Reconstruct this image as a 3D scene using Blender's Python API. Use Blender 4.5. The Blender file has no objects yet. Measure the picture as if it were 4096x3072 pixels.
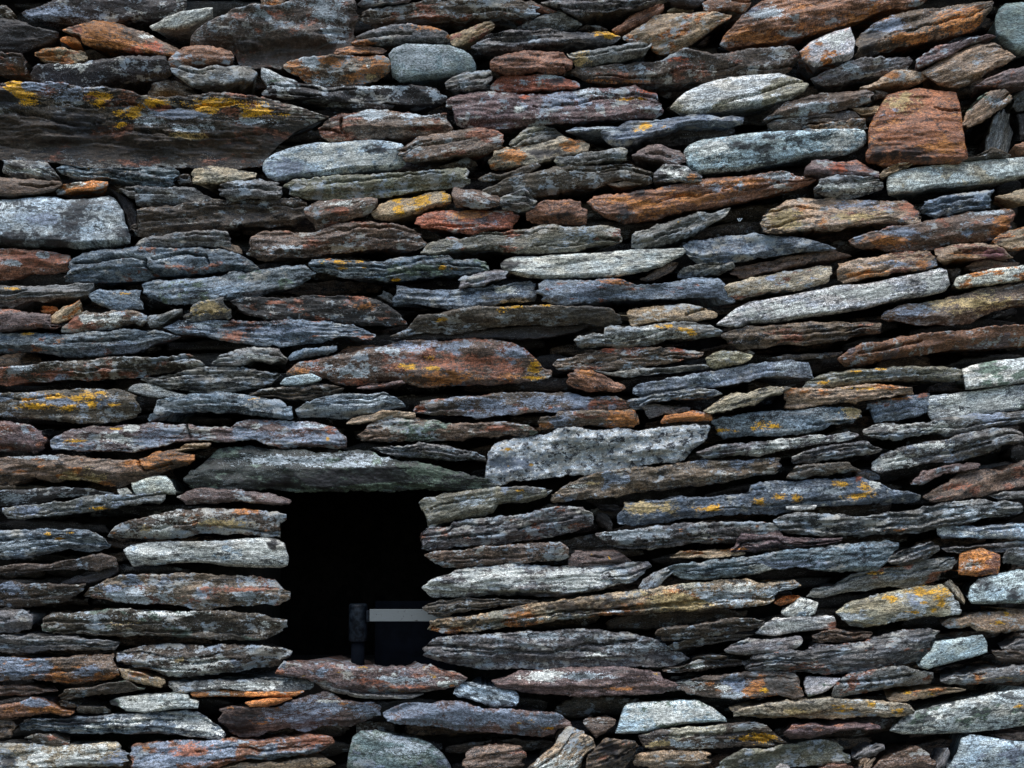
import bpy, math, random
import numpy as np

# ------------------------------------------------------------ camera, sky, light
scene = bpy.context.scene
PW, PH = 4096.0, 3072.0                     # size of the photograph
DIST, CAMZ, PITCH, HALFW = 4.3, 1.62, math.radians(5.0), 1.5
cam_data = bpy.data.cameras.new("camera"); cam = bpy.data.objects.new("camera", cam_data)
scene.collection.objects.link(cam); scene.camera = cam
cam.location = (0, -DIST, CAMZ)
cam.rotation_euler = (math.radians(90) + PITCH, 0, 0)
TX = HALFW / (DIST / math.cos(PITCH))       # tangent of the half angle of view
cam_data.angle = 2 * math.atan(TX)
cam_data.clip_end = 500
SUN_EL, SUN_AZ = math.radians(60), math.radians(-18)      # behind and left of the camera
world = bpy.data.worlds.new("World"); scene.world = world; world.use_nodes = True
wn = world.node_tree
bg = wn.nodes["Background"]; sky = wn.nodes.new("ShaderNodeTexSky")
sky.sky_type = 'NISHITA'; sky.sun_disc = False
sky.sun_elevation = SUN_EL; sky.sun_rotation = math.pi + SUN_AZ
wn.links.new(sky.outputs[0], bg.inputs[0]); bg.inputs[1].default_value = 0.09
sun_data = bpy.data.lights.new("sun", 'SUN'); sun = bpy.data.objects.new("sun", sun_data)
scene.collection.objects.link(sun)
sun_data.energy = 1.8; sun_data.angle = math.radians(34); sun_data.color = (1.0, 0.985, 0.965)
sun.rotation_euler = (math.pi / 2 - SUN_EL, 0, SUN_AZ)
scene.view_settings.view_transform = 'Standard'; scene.view_settings.look = 'None'
scene.view_settings.exposure = 0.62; scene.view_settings.gamma = 1.0
scene.view_settings.use_curve_mapping = False
scene.cycles.max_bounces = 5

# ------------------------------------------------------------ helpers
def wall_point(px, py, y=0.0):
    """photograph pixel -> x, z on the upright plane at depth y"""
    a = (px / PW * 2 - 1) * TX
    b = (1 - py / PH * 2) * TX * PH / PW
    dy = math.cos(PITCH) - b * math.sin(PITCH)
    dz = math.sin(PITCH) + b * math.cos(PITCH)
    t = (y + DIST) / dy
    return a * t, CAMZ + dz * t

def _h(ix, iy, iz):
    n = (ix * 374761393 + iy * 668265263 + iz * 2147483647 * 3 + iz * 974634777) & 0xffffffff
    n = ((n ^ (n >> 13)) * 1274126177) & 0xffffffff
    n = ((n ^ (n >> 16)) * 2246822519) & 0xffffffff
    return ((n ^ (n >> 15)) & 0xffff) / 32767.5 - 1.0

def vnoise(x, y, seed=0, lin=False):
    x = np.asarray(x, float); y = np.asarray(y, float)
    x, y = np.broadcast_arrays(x, y)
    x = x + seed * 17.137; y = y + seed * 3.711
    fx = np.floor(x); fy = np.floor(y)
    ix = fx.astype(np.int64); iy = fy.astype(np.int64)
    tx = x - fx; ty = y - fy
    if not lin: tx = tx * tx * (3 - 2 * tx); ty = ty * ty * (3 - 2 * ty)
    a = _h(ix, iy, seed); b = _h(ix + 1, iy, seed)
    c = _h(ix, iy + 1, seed); d = _h(ix + 1, iy + 1, seed)
    return (a * (1 - tx) + b * tx) * (1 - ty) + (c * (1 - tx) + d * tx) * ty

def fbm(x, y, seed=0, oct=4, gain=0.5):
    s = 0; a = 1.0; f = 1.0
    for k in range(oct):
        s = s + a * vnoise(x * f, y * f, seed + 31 * k); a *= gain; f *= 2.03
    return s

def layers(u, v, seed, thick, run):
    """split slate: thin sheets that break off at different depths"""
    q = v / thick + 0.9 * fbm(u * 4, v * 9, seed + 5, 3)
    f = np.floor(q); t = q - f
    t = np.clip((t - 0.62) / 0.38, 0, 1); t = t * t * (3 - 2 * t)
    a = vnoise(u / run, f * 7.31, seed + 9); b = vnoise(u / run, (f + 1) * 7.31, seed + 9)
    # sharpen, so a sheet ends in a break rather than a slope
    a = np.clip(a * 2.6, -1, 1); b = np.clip(b * 2.6, -1, 1)
    return a * (1 - t) + b * t

# ------------------------------------------------------------ material nodes
class NT:
    def __init__(s, mat):
        mat.use_nodes = True; s.t = mat.node_tree; s.t.nodes.clear()
    def n(s, kind, **kw):
        nd = s.t.nodes.new(kind)
        for k, v in kw.items(): setattr(nd, k, v)
        return nd
    def link(s, a, b): s.t.links.new(a, b)
    def put(s, sock, v):
        if hasattr(v, 'links') or hasattr(v, 'is_output'): s.link(v, sock)
        else: sock.default_value = v
    def math(s, op, a, b=0.0, c=0.0, clamp=False):
        nd = s.n('ShaderNodeMath', operation=op); nd.use_clamp = clamp
        s.put(nd.inputs[0], a); s.put(nd.inputs[1], b); s.put(nd.inputs[2], c)
        return nd.outputs[0]
    def vmul(s, a, xyz, add=(0, 0, 0)):
        nd = s.n('ShaderNodeVectorMath', operation='MULTIPLY_ADD')
        s.put(nd.inputs[0], a); nd.inputs[1].default_value = xyz; nd.inputs[2].default_value = add
        return nd.outputs[0]
    def noise(s, vec, scale, detail=3.0, rough=0.55):
        nd = s.n('ShaderNodeTexNoise'); s.link(vec, nd.inputs['Vector'])
        nd.inputs['Scale'].default_value = scale; nd.inputs['Detail'].default_value = detail
        nd.inputs['Roughness'].default_value = rough
        return nd.outputs['Fac']
    def step(s, x, lo, hi, tlo=0.0, thi=1.0):
        nd = s.n('ShaderNodeMapRange', interpolation_type='SMOOTHSTEP')
        s.put(nd.inputs['Value'], x); s.put(nd.inputs['From Min'], lo); s.put(nd.inputs['From Max'], hi)
        s.put(nd.inputs['To Min'], tlo); s.put(nd.inputs['To Max'], thi)
        return nd.outputs[0]
    def mix(s, f, a, b, mode='MIX'):
        nd = s.n('ShaderNodeMix', data_type='RGBA', blend_type=mode)
        s.put(nd.inputs['Factor'], f); s.put(nd.inputs[6], a); s.put(nd.inputs[7], b)
        return nd.outputs[2]

def stone_material():
    m = bpy.data.materials.new('schist'); k = NT(m)
    def attr(name): 
        a = k.n('ShaderNodeAttribute', attribute_name=name); return a.outputs['Vector'], a
    q, _ = attr('grain')
    base, _ = attr('tone'); sec, _ = attr('tone_two'); rust, _ = attr('rust_tone')
    A, _ = attr('amount_a'); B, _ = attr('amount_b')
    def sep(v):
        n = k.n('ShaderNodeSeparateXYZ'); k.link(v, n.inputs[0]); return n.outputs
    a = sep(A); b = sep(B)            # a: second tone, rust, yellow   b: pale, dark streaks, smoothness
    qs = k.vmul(q, (9, 75, 1))
    streak = k.noise(qs, 1.0, 4, 0.6)
    qs2 = k.vmul(q, (70, 220, 1), (3, 7, 0))
    fine = k.noise(qs2, 1.0, 3, 0.65)
    grit = k.noise(k.vmul(q, (330, 430, 1)), 1.0, 2, 0.7)
    patch = k.noise(k.vmul(q, (9, 15, 1), (11, 2, 0)), 1.0, 6, 0.62)
    patch2 = k.noise(k.vmul(q, (8, 20, 1), (5, 31, 0)), 1.0, 6, 0.66)
    patch3 = k.noise(k.vmul(q, (22, 50, 1), (25, 3, 0)), 1.0, 6, 0.72)
    patch4 = k.noise(k.vmul(q, (15, 24, 1), (45, 13, 0)), 1.0, 7, 0.7)
    boost = lambda n: k.math('MULTIPLY_ADD', n, 1.7, -0.35)
    patch, patch2, patch3, patch4 = boost(patch), boost(patch2), boost(patch3), boost(patch4)
    cloud = k.noise(k.vmul(q, (7, 12, 1), (1, 91, 0)), 1.0, 4, 0.6)
    # body
    f1 = k.step(streak, 0.30, 0.70, 0.68, 1.30)
    f2 = k.step(fine, 0.34, 0.66, 0.42, 1.65)
    f3 = k.step(cloud, 0.3, 0.7, 0.70, 1.35)
    f4 = k.step(grit, 0.34, 0.66, 0.40, 1.75)
    f = k.math('MULTIPLY', k.math('MULTIPLY', k.math('MULTIPLY', f1, f2), f3), f4)
    def scale(c, f):
        nd = k.n('ShaderNodeVectorMath', operation='SCALE'); k.put(nd.inputs[0], c); k.put(nd.inputs[3], f)
        return nd.outputs[0]
    # a little warm and cool drift within one stone
    hue = k.step(k.noise(k.vmul(q, (12, 30, 1), (77, 5, 0)), 1.0, 4, 0.6), 0.35, 0.65)
    col = k.mix(k.math('MULTIPLY', hue, 0.55), base, k.mix(1.0, base, (1.22, 0.98, 0.74, 1), 'MULTIPLY'))
    def mask(n, amt, w=0.05, lo=0.65, sl=0.026):
        t = k.math('MULTIPLY_ADD', amt, -sl, lo)
        mk = k.step(n, t, k.math('ADD', t, w))
        return k.math('MULTIPLY', mk, k.step(amt, 0.05, 0.3))
    col = k.mix(mask(patch, a[0], 0.06), col, sec)
    rust_v = k.mix(k.step(fine, 0.3, 0.7), k.mix(1.0, rust, (0.6, 0.5, 0.45, 1), 'MULTIPLY'), rust)
    col = k.mix(mask(patch2, a[1], 0.07), col, rust_v)
    col = scale(col, f)
    dark = k.math('MULTIPLY', mask(k.math('MULTIPLY_ADD', k.math('SUBTRACT', streak, 0.5), 0.6, patch3), b[1], 0.04, 0.66, 0.021), 0.92)
    col = k.mix(dark, col, scale(k.mix(0.5, base, (0.05, 0.05, 0.055, 1)), 0.2))
    # pale crust and quartz flecks
    pale_n = k.math('MULTIPLY_ADD', k.math('SUBTRACT', fine, 0.5), 0.55, patch4)
    pale_c = k.mix(hue, (0.34, 0.42, 0.50, 1), (0.47, 0.45, 0.39, 1))
    col = k.mix(k.math('MULTIPLY', mask(pale_n, b[0], 0.05, 0.655, 0.022), 0.92), col, scale(pale_c, k.step(grit, 0.3, 0.7, 0.55, 1.25)))
    # mica glitter, its glints painted into the colour as pale specks
    gl = k.math('MULTIPLY', k.step(grit, 0.62, 0.68), k.step(patch3, 0.40, 0.62))
    col = k.mix(k.math('MULTIPLY', gl, k.math('SUBTRACT', 0.8, k.math('MULTIPLY', b[2], 0.3))), col, (0.55, 0.63, 0.70, 1))
    # yellow lichen, thin crusts broken by the grit
    yn = k.math('MULTIPLY_ADD', k.math('SUBTRACT', fine, 0.5), 0.35, k.noise(k.vmul(q, (13, 30, 1), (65, 43, 0)), 1.0, 6, 0.7))
    col = k.mix(k.math('MULTIPLY', mask(yn, a[2], 0.04, 0.69, 0.018), 0.95), col, k.mix(k.step(grit, 0.35, 0.65), (0.28, 0.15, 0.02, 1), (0.58, 0.32, 0.014, 1)))
    # placed patches: crusts, stains, breaks, dark lower parts, shade painted under the lintel
    sp, _ = attr('spot_tone'); sa, _ = attr('spot'); s_ = sep(sa)
    sn = k.math('MULTIPLY_ADD', k.math('SUBTRACT', fine, 0.5), 0.55, k.noise(k.vmul(q, (40, 80, 1), (15, 53, 0)), 1.0, 6, 0.8))
    sn = k.math('MULTIPLY_ADD', k.math('SUBTRACT', grit, 0.5), 0.75, k.math('MULTIPLY_ADD', k.math('SUBTRACT', patch4, 0.5), 0.9, sn))
    sm = k.step(k.math('ADD', sn, k.math('MULTIPLY', s_[0], 0.37)), 0.69, 0.78)
    sm = k.math('MULTIPLY', sm, k.step(s_[0], 0.02, 0.10))
    spc = scale(sp, k.math('MULTIPLY_ADD', f, 0.75, 0.22))
    col = k.mix(k.math('MULTIPLY', sm, 0.93), col, spc)
    p = k.n('ShaderNodeBsdfPrincipled'); k.link(col, p.inputs['Base Color'])
    k.link(k.step(fine, 0.3, 0.7, 0.34, 0.68), p.inputs['Roughness'])
    p.inputs['Specular IOR Level'].default_value = 0.45
    h = k.math('ADD', k.math('MULTIPLY', fine, 0.7), k.math('MULTIPLY', grit, 0.45))
    bp = k.n('ShaderNodeBump'); bp.inputs['Strength'].default_value = 0.7; bp.inputs['Distance'].default_value = 0.0025
    k.link(h, bp.inputs['Height']); k.link(bp.outputs[0], p.inputs['Normal'])
    o = k.n('ShaderNodeOutputMaterial'); k.link(p.outputs[0], o.inputs[0])
    return m

def plain_material(name, c1, c2, scale, rough=0.8, metal=0.0, bump=0.3, lo=0.4, hi=0.6, spec=0.4):
    m = bpy.data.materials.new(name); k = NT(m)
    tc = k.n('ShaderNodeTexCoord')
    n = k.noise(tc.outputs['Object'], scale, 6, 0.65)
    p = k.n('ShaderNodeBsdfPrincipled')
    k.link(k.mix(k.step(n, lo, hi), (*c1, 1), (*c2, 1)), p.inputs['Base Color'])
    p.inputs['Specular IOR Level'].default_value = spec
    p.inputs['Roughness'].default_value = rough; p.inputs['Metallic'].default_value = metal
    bp = k.n('ShaderNodeBump'); bp.inputs['Strength'].default_value = bump; bp.inputs['Distance'].default_value = 0.003
    k.link(n, bp.inputs['Height']); k.link(bp.outputs[0], p.inputs['Normal'])
    o = k.n('ShaderNodeOutputMaterial'); k.link(p.outputs[0], o.inputs[0])
    return m

STONE = stone_material()
TONE = {'k': (.034, .033, .034), 'd': (.078, .066, .054), 'g': (.130, .134, .138), 'b': (.130, .172, .222),
        'w': (.420, .460, .470), 'c': (.345, .445, .520), 't': (.290, .225, .155), 'n': (.130, .098, .076),
        'r': (.200, .108, .070), 'q': (.270, .095, .060), 'o': (.460, .190, .060), 'm': (.125, .092, .092),
        'v': (.160, .225, .235), 'e': (.300, .280, .210), 'f': (.150, .155, .125), 'R': (.230, .110, .060),
        'F': (.030, .040, .038), 'W': (.560, .630, .680)}

# ------------------------------------------------------------ one stone as vertex and face arrays
STEP = 0.0031
def stone_arrays(poly, seed, yf, depth, code, step=STEP, splits=()):
    """poly: n x 2 outline (x, z) on the wall; returns verts, quads, grain coordinates"""
    P = np.array(poly, float); c = P.mean(0)
    # area-weighted principal axis of the outline
    Q = np.concatenate([P[None, i] * (1 - t) + P[None, (i + 1) % len(P)] * t for i in range(len(P)) for t in np.linspace(0, 1, 9)[:-1]])
    w = Q - Q.mean(0); cov = w.T @ w
    ang = 0.5 * math.atan2(2 * cov[0, 1], cov[0, 0] - cov[1, 1])
    ev = np.linalg.eigvalsh(cov); aspect = math.sqrt(ev[1] / max(ev[0], 1e-9))
    if aspect < 1.45: ang = 0.04
    ca, sa = math.cos(ang), math.sin(ang)
    U = (P - c) @ np.array([ca, sa]); V = (P - c) @ np.array([-sa, ca])
    u0, u1 = U.min() + 0.0008, U.max() - 0.0008
    nu = max(8, int((u1 - u0) / step) + 1)
    us = np.linspace(u0, u1, nu)
    vt = np.full(nu, -9.0); vb = np.full(nu, 9.0)
    for i in range(len(P)):
        a, b = i, (i + 1) % len(P)
        ua, ub, va, vb_ = U[a], U[b], V[a], V[b]
        if abs(ub - ua) < 1e-9: continue
        t = (us - ua) / (ub - ua); ok = (t >= 0) & (t <= 1)
        v = va + t * (vb_ - va)
        vt = np.where(ok, np.maximum(vt, v), vt); vb = np.where(ok, np.minimum(vb, v), vb)
    bad = vt < vb
    if bad.any():
        m = np.interp(us, us[~bad], (0.5 * (vt + vb))[~bad]); vt = np.where(bad, m + .001, vt); vb = np.where(bad, m - .001, vb)
    H = vt - vb; hmax = H.max(); H0 = H.copy()
    smooth = code['smooth']
    rough = 0.7 if code['base'] in 'Ro' else (0.35 if smooth else 1.0)
    am = np.minimum(H * 0.22, 0.0045) * rough
    def edge(sd):
        s = 0.7 * vnoise(us * 38, 0.5, sd, True) + 0.45 * vnoise(us * 95, 0.5, sd + 1, True) + 0.35 * vnoise(us * 240, 0.5, sd + 2, True)
        st = np.round(vnoise(us * 22, 0.5, sd + 3) * 2.2) / 2.2          # broken notches
        return s + 0.55 * st
    grow = 0.0012 * min(1.0, step / STEP)
    vt = vt + grow + am * edge(seed * 13 + 1); vb = vb - grow + am * edge(seed * 13 + 5)
    H = np.maximum(vt - vb, 0.0008)
    nf = max(6, int(hmax / step) + 1)
    tt = np.linspace(0, 1, nf)
    tt = tt + 0.06 * np.sin(2 * math.pi * tt) * -1 * 0.5                     # a little denser near the edges
    u = np.repeat(us[:, None], nf, 1); v = vt[:, None] - H[:, None] * tt[None]
    dv = np.minimum(vt[:, None] - v, v - vb[:, None]); du = np.minimum(u - u0, u1 - u)
    d = np.minimum(dv, du * 1.2 + 0.0006)
    half = hmax * 0.5
    R = half * (0.08 if code['base'] in 'Ro' else 0.32 if smooth else code['round'])
    x = np.clip(d / R, 0, 1)
    y = R * 0.75 * (1 - np.sqrt(np.clip(1 - (1 - x) ** 2, 0, 1)))
    # broad shape, leaning face, steps of the bedding, crumbs
    tn = (v - (vb + vt)[:, None] * 0.5) / max(hmax, 1e-3)                     # +0.5 top, -0.5 bottom
    y = y + code['lean'] * tn * hmax
    # the nose: below an uneven ridge line the face cuts back under itself
    rl = code['ridge'] + (0.10 * fbm(us * 3, 0.5, seed + 21, 2)[:, None] + 0.12 * fbm(u * 9, v * 40, seed + 22, 3)) * rough
    under = np.maximum(tt[None] - rl, 0) * H0[:, None]
    y = y + under * code['under'] * (0.6 + 0.4 * np.clip(du / 0.03, 0, 1))
    above = np.maximum((rl - 0.5) * 0.5 - tt[None], 0) * H0[:, None]
    y = y + above * 0.5 * rough
    y = y + (0.003 + 0.06 * half) * rough * fbm(u * 7, v * 14, seed + 40, 3)
    # flat chips struck off corners and edges
    rc = random.Random(seed * 11)
    for k in range(rc.randint(2, 5) if aspect > 2.2 else rc.randint(0, 2)):
        a = rc.uniform(0, 2 * math.pi); uc = rc.uniform(u0, u1); vc = rc.uniform(-0.2, 0.2) * hmax
        w_ = math.cos(a) * (u - uc) * 0.45 + math.sin(a) * (v - vc) + 0.003 * vnoise(u * 30, v * 40, seed + k, True)
        y = y + np.minimum(np.maximum(w_ - rc.uniform(0.18, 0.45) * hmax, 0) * rc.uniform(0.2, 0.8) * (0.4 if smooth else 1), 0.010 + 0.02 * vnoise(u * 12, v * 20, seed + 50 + k) ** 2)
    y = y + (vnoise(u * 16, v * 34, seed + 44, True) * 0.5 + vnoise(u * 40, v * 70, seed + 45, True) * 0.3) * 0.0035 * rough
    fade = np.clip(d / 0.006, 0.15, 1)
    la = code['layer'] * rough
    y = y + la * fade * 0.7 * layers(u, v, seed + 60, code['thick'], 0.09) * np.clip(0.75 + 0.6 * fbm(u * 5, v * 8, seed + 66, 2), 0, 1)
    y = y + 0.5 * la * fade * layers(u, v, seed + 90, code['thick'] * 0.4, 0.035)
    y = y + 0.0010 * rough * fbm(u * 110, v * 200, seed + 70, 3, 0.6)
    # splits seen in this very stone
    wx = c[0] + u * ca - v * sa; wz = c[1] + u * sa + v * ca
    for line in splits:
        dm = np.full(u.shape, 9.0)
        for (ax, az), (bx, bz) in zip(line[:-1], line[1:]):
            L2 = (bx - ax) ** 2 + (bz - az) ** 2
            t_ = np.clip(((wx - ax) * (bx - ax) + (wz - az) * (bz - az)) / L2, 0, 1)
            dm = np.minimum(dm, np.hypot(wx - ax - t_ * (bx - ax), wz - az - t_ * (bz - az)))
        y = y + 0.035 * np.clip(1.25 - (dm + 0.0008 * vnoise(u * 150, v * 150, seed)) / 0.0034, 0, 1)
    # a few deep splits along the bedding
    for k in range(code['cracks']):
        r = random.Random(seed * 7 + k)
        vc = r.uniform(-0.3, 0.3) * hmax; um = r.uniform(u0, u1); L = (u1 - u0) * r.uniform(0.15, 0.45)
        line = vc + 0.004 * vnoise(us * 30, .5, seed + k) + 0.12 * hmax * vnoise(us * 6, .5, seed + 3 + k)
        wd = code['gape'] * np.clip(1 - ((us - um) / L) ** 2, 0, 1)
        cut = np.clip(1 - np.abs(v - (line + (vt + vb) * 0.5)[:, None]) / np.maximum(wd, 1e-5)[:, None], 0, 1) * (wd[:, None] > 1e-4)
        y = y + 0.024 * cut
    y = np.where(y > 0.02, 0.02 + 0.035 * np.tanh((y - 0.02) / 0.035), y)
    yfront = yf + y
    # ragged snapped ends: every sheet stops at its own length
    endw = np.minimum(0.03, 0.2 * (u1 - u0)); lay = layers(u * 0 + seed, v, seed + 150, code['thick'] * 0.8, 0.3)
    amp = np.minimum(0.009, 0.35 * H[:, None]) * (0.15 if smooth else 1.0)
    wl = np.clip(1 - (u - u0) / endw, 0, 1); wr = np.clip(1 - (u1 - u) / endw, 0, 1)
    ush = amp * lay * (wl - wr)
    # faces running back into the wall
    offs = np.array([0.003, 0.009, 0.022, 0.05, 0.11, depth]); offs = offs[offs <= depth]
    nr = len(offs)
    def ret(v_edge, y_edge, sign, sd):
        sh = sign * (np.minimum(H * 0.30, 0.028)[:, None] * (offs / depth)[None] ** 0.6)
        nz = np.minimum(H * 0.12, 0.004)[:, None] * fbm(us[:, None] * 40, offs[None] * 60, sd, 3)
        vv = v_edge[:, None] + sh + nz * (offs > 0.004)
        end = np.clip(du[:, :1] / 0.02, 0, 1)
        return vv, np.maximum(y_edge[:, None] + offs[None], 0) * 1.0 if False else y_edge[:, None] + offs[None]
    vb2, yb2 = ret(v[:, -1], yfront[:, -1], +1, seed + 200)
    vt2, yt2 = ret(v[:, 0], yfront[:, 0], -1, seed + 300)
    # keep the two from crossing
    mid = ((vt + vb) * 0.5)[:, None]
    vb2 = np.minimum(vb2, mid - 0.0003); vt2 = np.maximum(vt2, mid + 0.0003)
    Vg = np.concatenate([v, vb2, vt2[:, ::-1]], 1); Yg = np.concatenate([yfront, yb2, yt2[:, ::-1]], 1)
    us2 = np.repeat(us[:, None], nr, 1); cen = 0.5 * (u0 + u1)
    pull = np.minimum(0.25 * (u1 - u0), 0.5 * offs)[None]
    us2 = cen + (us2 - cen) * (1 - pull / (0.5 * (u1 - u0)))
    Ug = np.concatenate([u + ush, us2 + ush[:, -1:], us2[:, ::-1] + ush[:, :1]], 1)
    X = c[0] + Ug * ca - Vg * sa; Z = c[1] + Ug * sa + Vg * ca
    verts = np.stack([X, Yg, Z], -1).reshape(-1, 3)
    gr = (np.stack([Ug, Vg + np.where(np.arange(Vg.shape[1])[None] >= nf, Yg - yf, 0), np.full_like(Ug, seed * 3.37)], -1) * np.array([code['gscale'][0], code['gscale'][1], 1.0])).reshape(-1, 3)
    nl = Vg.shape[1]
    idx = np.arange(nu * nl).reshape(nu, nl)
    a = idx[:-1]; b = idx[1:]
    quads = np.stack([a, b, np.roll(b, -1, 1), np.roll(a, -1, 1)], -1).reshape(-1, 4)
    # end caps as strips joining front row j with its mirror on the way back
    caps = []
    for e, flip in ((0, False), (nu - 1, True)):
        loop = idx[e]
        i, j = 0, nl - 1
        while j - i >= 3:
            qd = [loop[i], loop[i + 1], loop[j - 1], loop[j]]
            caps.append(qd[::-1] if flip else qd); i += 1; j -= 1
    quads = np.concatenate([quads, np.array(caps, int)]) if caps else quads
    return verts, quads, gr

def mesh_from(name, verts, quads, origin):
    me = bpy.data.meshes.new(name)
    n, m = len(verts), len(quads)
    me.vertices.add(n); me.vertices.foreach_set('co', (verts - np.array(origin)).astype(np.float32).ravel())
    me.loops.add(m * 4); me.loops.foreach_set('vertex_index', quads.astype(np.int32).ravel())
    me.polygons.add(m); me.polygons.foreach_set('loop_start', np.arange(0, m * 4, 4, dtype=np.int32))
    me.update(calc_edges=True)
    return me

def set_attr(me, name, arr, n):
    at = me.attributes.new(name, 'FLOAT_VECTOR', 'POINT')
    arr = np.asarray(arr, np.float32)
    if arr.ndim == 1: arr = np.tile(arr, (n, 1))
    at.data.foreach_set('vector', arr.ravel())

def read_code(s, seed):
    r = random.Random(seed)
    base = s[0]; amt = dict.fromkeys('lyrsdgbmoewctnRWv', 0)
    if ':' in s:
        t = s.split(':')[1]
        for i in range(0, len(t), 2): amt[t[i]] = int(t[i + 1])
    smooth = base in 'vc' and amt['s'] < 5 or (base in 'Ww')
    br = r.uniform(0.86, 1.16)
    tone = [x * br * r.uniform(0.96, 1.04) for x in TONE[base]]
    sec, sa = TONE[base], 0
    for ch, key in (('b', 'b'), ('g', 'g'), ('m', 'm'), ('e', 'e'), ('w', 'w'), ('c', 'c')):
        if amt[key] > sa: sec, sa = {'b': (.20, .235, .29), 'g': (.12, .16, .125)}.get(ch, TONE[ch]), amt[key]
    if base == 'W': sec, sa = (.030, .034, .042), 6.8
    rust = (.42, .18, .06) if amt['o'] >= amt['r'] else (.24, .11, .07)
    ra = max(amt['r'], amt['o'])
    return dict(tone=tone, sec=sec, rust=rust, A=(sa, ra, amt['y']), B=(min(9, amt['l'] + (1.5 if base in 'gbfd' else 0)), amt['s'] * (0.9 if base in 'Wwce' else 1.0), 1.0 if base in 'vcw' else 0.0),
                back=amt['d'], smooth=(smooth and base != 'W') or base in 'Ro', base=base, lean=r.uniform(-0.30, 0.12) if base not in 'kd' else r.uniform(-0.5, -0.15),
                ridge=(0.9 if base in 'vcwWeRt' else r.uniform(0.58, 0.92)), under=r.uniform(0.8, 1.8), round=r.uniform(0.04, 0.16), layer=r.choice([0.0005, 0.0008, 0.0018, 0.003]) + 0.0006 * amt['s'],
                thick=r.uniform(0.008, 0.02), cracks=0 if base in 'vcwe' else (r.choice([0, 0, 1, 2]) + (4 if amt['s'] >= 4 else 1 if base in 'gdf' else 0)), gape=r.uniform(0.0028, 0.0055),
                gscale=((5.5, 4.5) if base == 'W' else (lambda s_: (s_ * r.uniform(0.8, 1.4), s_))(r.uniform(0.8, 1.5))))

SPOT = {'y': (.60, .31, .012), 'l': (.36, .41, .44), 'w': (.56, .58, .54), 'r': (.27, .10, .055), 'o': (.38, .155, .045), 'q': (.36, .09, .04),
        'b': (.21, .25, .32), 'k': (.014, .013, .015), 'e': (.40, .30, .14), 'm': (.20, .085, .10), 'g': (.08, .11, .08), 'd': (.075, .07, .065), 'n': (.034, .023, .015)}  # black k also paints the shade on the lintel's underside
def spots_for(wx, wz, blobs):
    n = len(wx); amt = np.zeros(n); tone = np.zeros((n, 3)); tone[:] = (.3, .3, .3)
    for ch, bx, bz, rx, rz in blobs:
        g = np.exp(-(((wx - bx) / rx) ** 2 + ((wz - bz) / rz) ** 2) ** 1.1 * 0.62)
        m = g > amt; amt = np.where(m, g, amt); tone[m & (g > 0.02)] = SPOT[ch]
    return amt, tone
def paint(me, gr, code, n, spots=None):
    if spots is not None:
        set_attr(me, 'spot', np.stack([spots[0], spots[0] * 0, spots[0] * 0], -1), n); set_attr(me, 'spot_tone', spots[1], n)
    set_attr(me, 'grain', gr, n); set_attr(me, 'tone', code['tone'], n); set_attr(me, 'tone_two', code['sec'], n)
    set_attr(me, 'rust_tone', code['rust'], n); set_attr(me, 'amount_a', code['A'], n); set_attr(me, 'amount_b', code['B'], n)
    me.materials.append(STONE)

def link(name, me, loc=(0, 0, 0), parent=None, mat=None):
    o = bpy.data.objects.new(name, me); scene.collection.objects.link(o); o.location = loc
    if parent: o.parent = parent
    if mat: me.materials.append(mat)
    return o
def tag(o, label=None, cat=None, group=None, kind=None):
    for k, v in (('label', label), ('category', cat), ('group', group), ('kind', kind)):
        if v: o[k] = v
    return o

# ------------------------------------------------------------ the setting
def sheet(name, x0, x1, y0, y1, z, mat, kind):
    me = bpy.data.meshes.new(name); me.from_pydata([(x0, y0, z), (x1, y0, z), (x1, y1, z), (x0, y1, z)], [], [(0, 1, 2, 3)])
    return tag(link(name, me, mat=mat), kind=kind)
EARTH = plain_material('earth_and_turf', (.045, .055, .025), (.09, .075, .05), 6.0, 0.95, 0, 0.6)
sheet('ground', -120, 120, -120, 120, 0.0, EARTH, 'structure')

def boxes(name, lst, mat, label=None, cat=None, bevel=0.0, parent=None, origin=(0, 0, 0)):
    vs, fs = [], []
    for x0, x1, y0, y1, z0, z1 in lst:
        b = len(vs)
        vs += [(x, y, z) for x in (x0, x1) for y in (y0, y1) for z in (z0, z1)]
        fs += [tuple(b + i for i in f) for f in ((0, 1, 3, 2), (4, 6, 7, 5), (0, 4, 5, 1), (2, 3, 7, 6), (0, 2, 6, 4), (1, 5, 7, 3))]
    vs = [(x - origin[0], y - origin[1], z - origin[2]) for x, y, z in vs]
    me = bpy.data.meshes.new(name); me.from_pydata(vs, [], fs)
    o = link(name, me, origin, parent, mat)
    if bevel:
        bm = o.modifiers.new('bevel', 'BEVEL'); bm.width = bevel; bm.segments = 2
    return tag(o, label, cat)

# the opening, in photograph pixels at the wall face
OX0, OZ1 = wall_point(1150, 1960); OX1, OZ0 = wall_point(1700, 2665)

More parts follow.
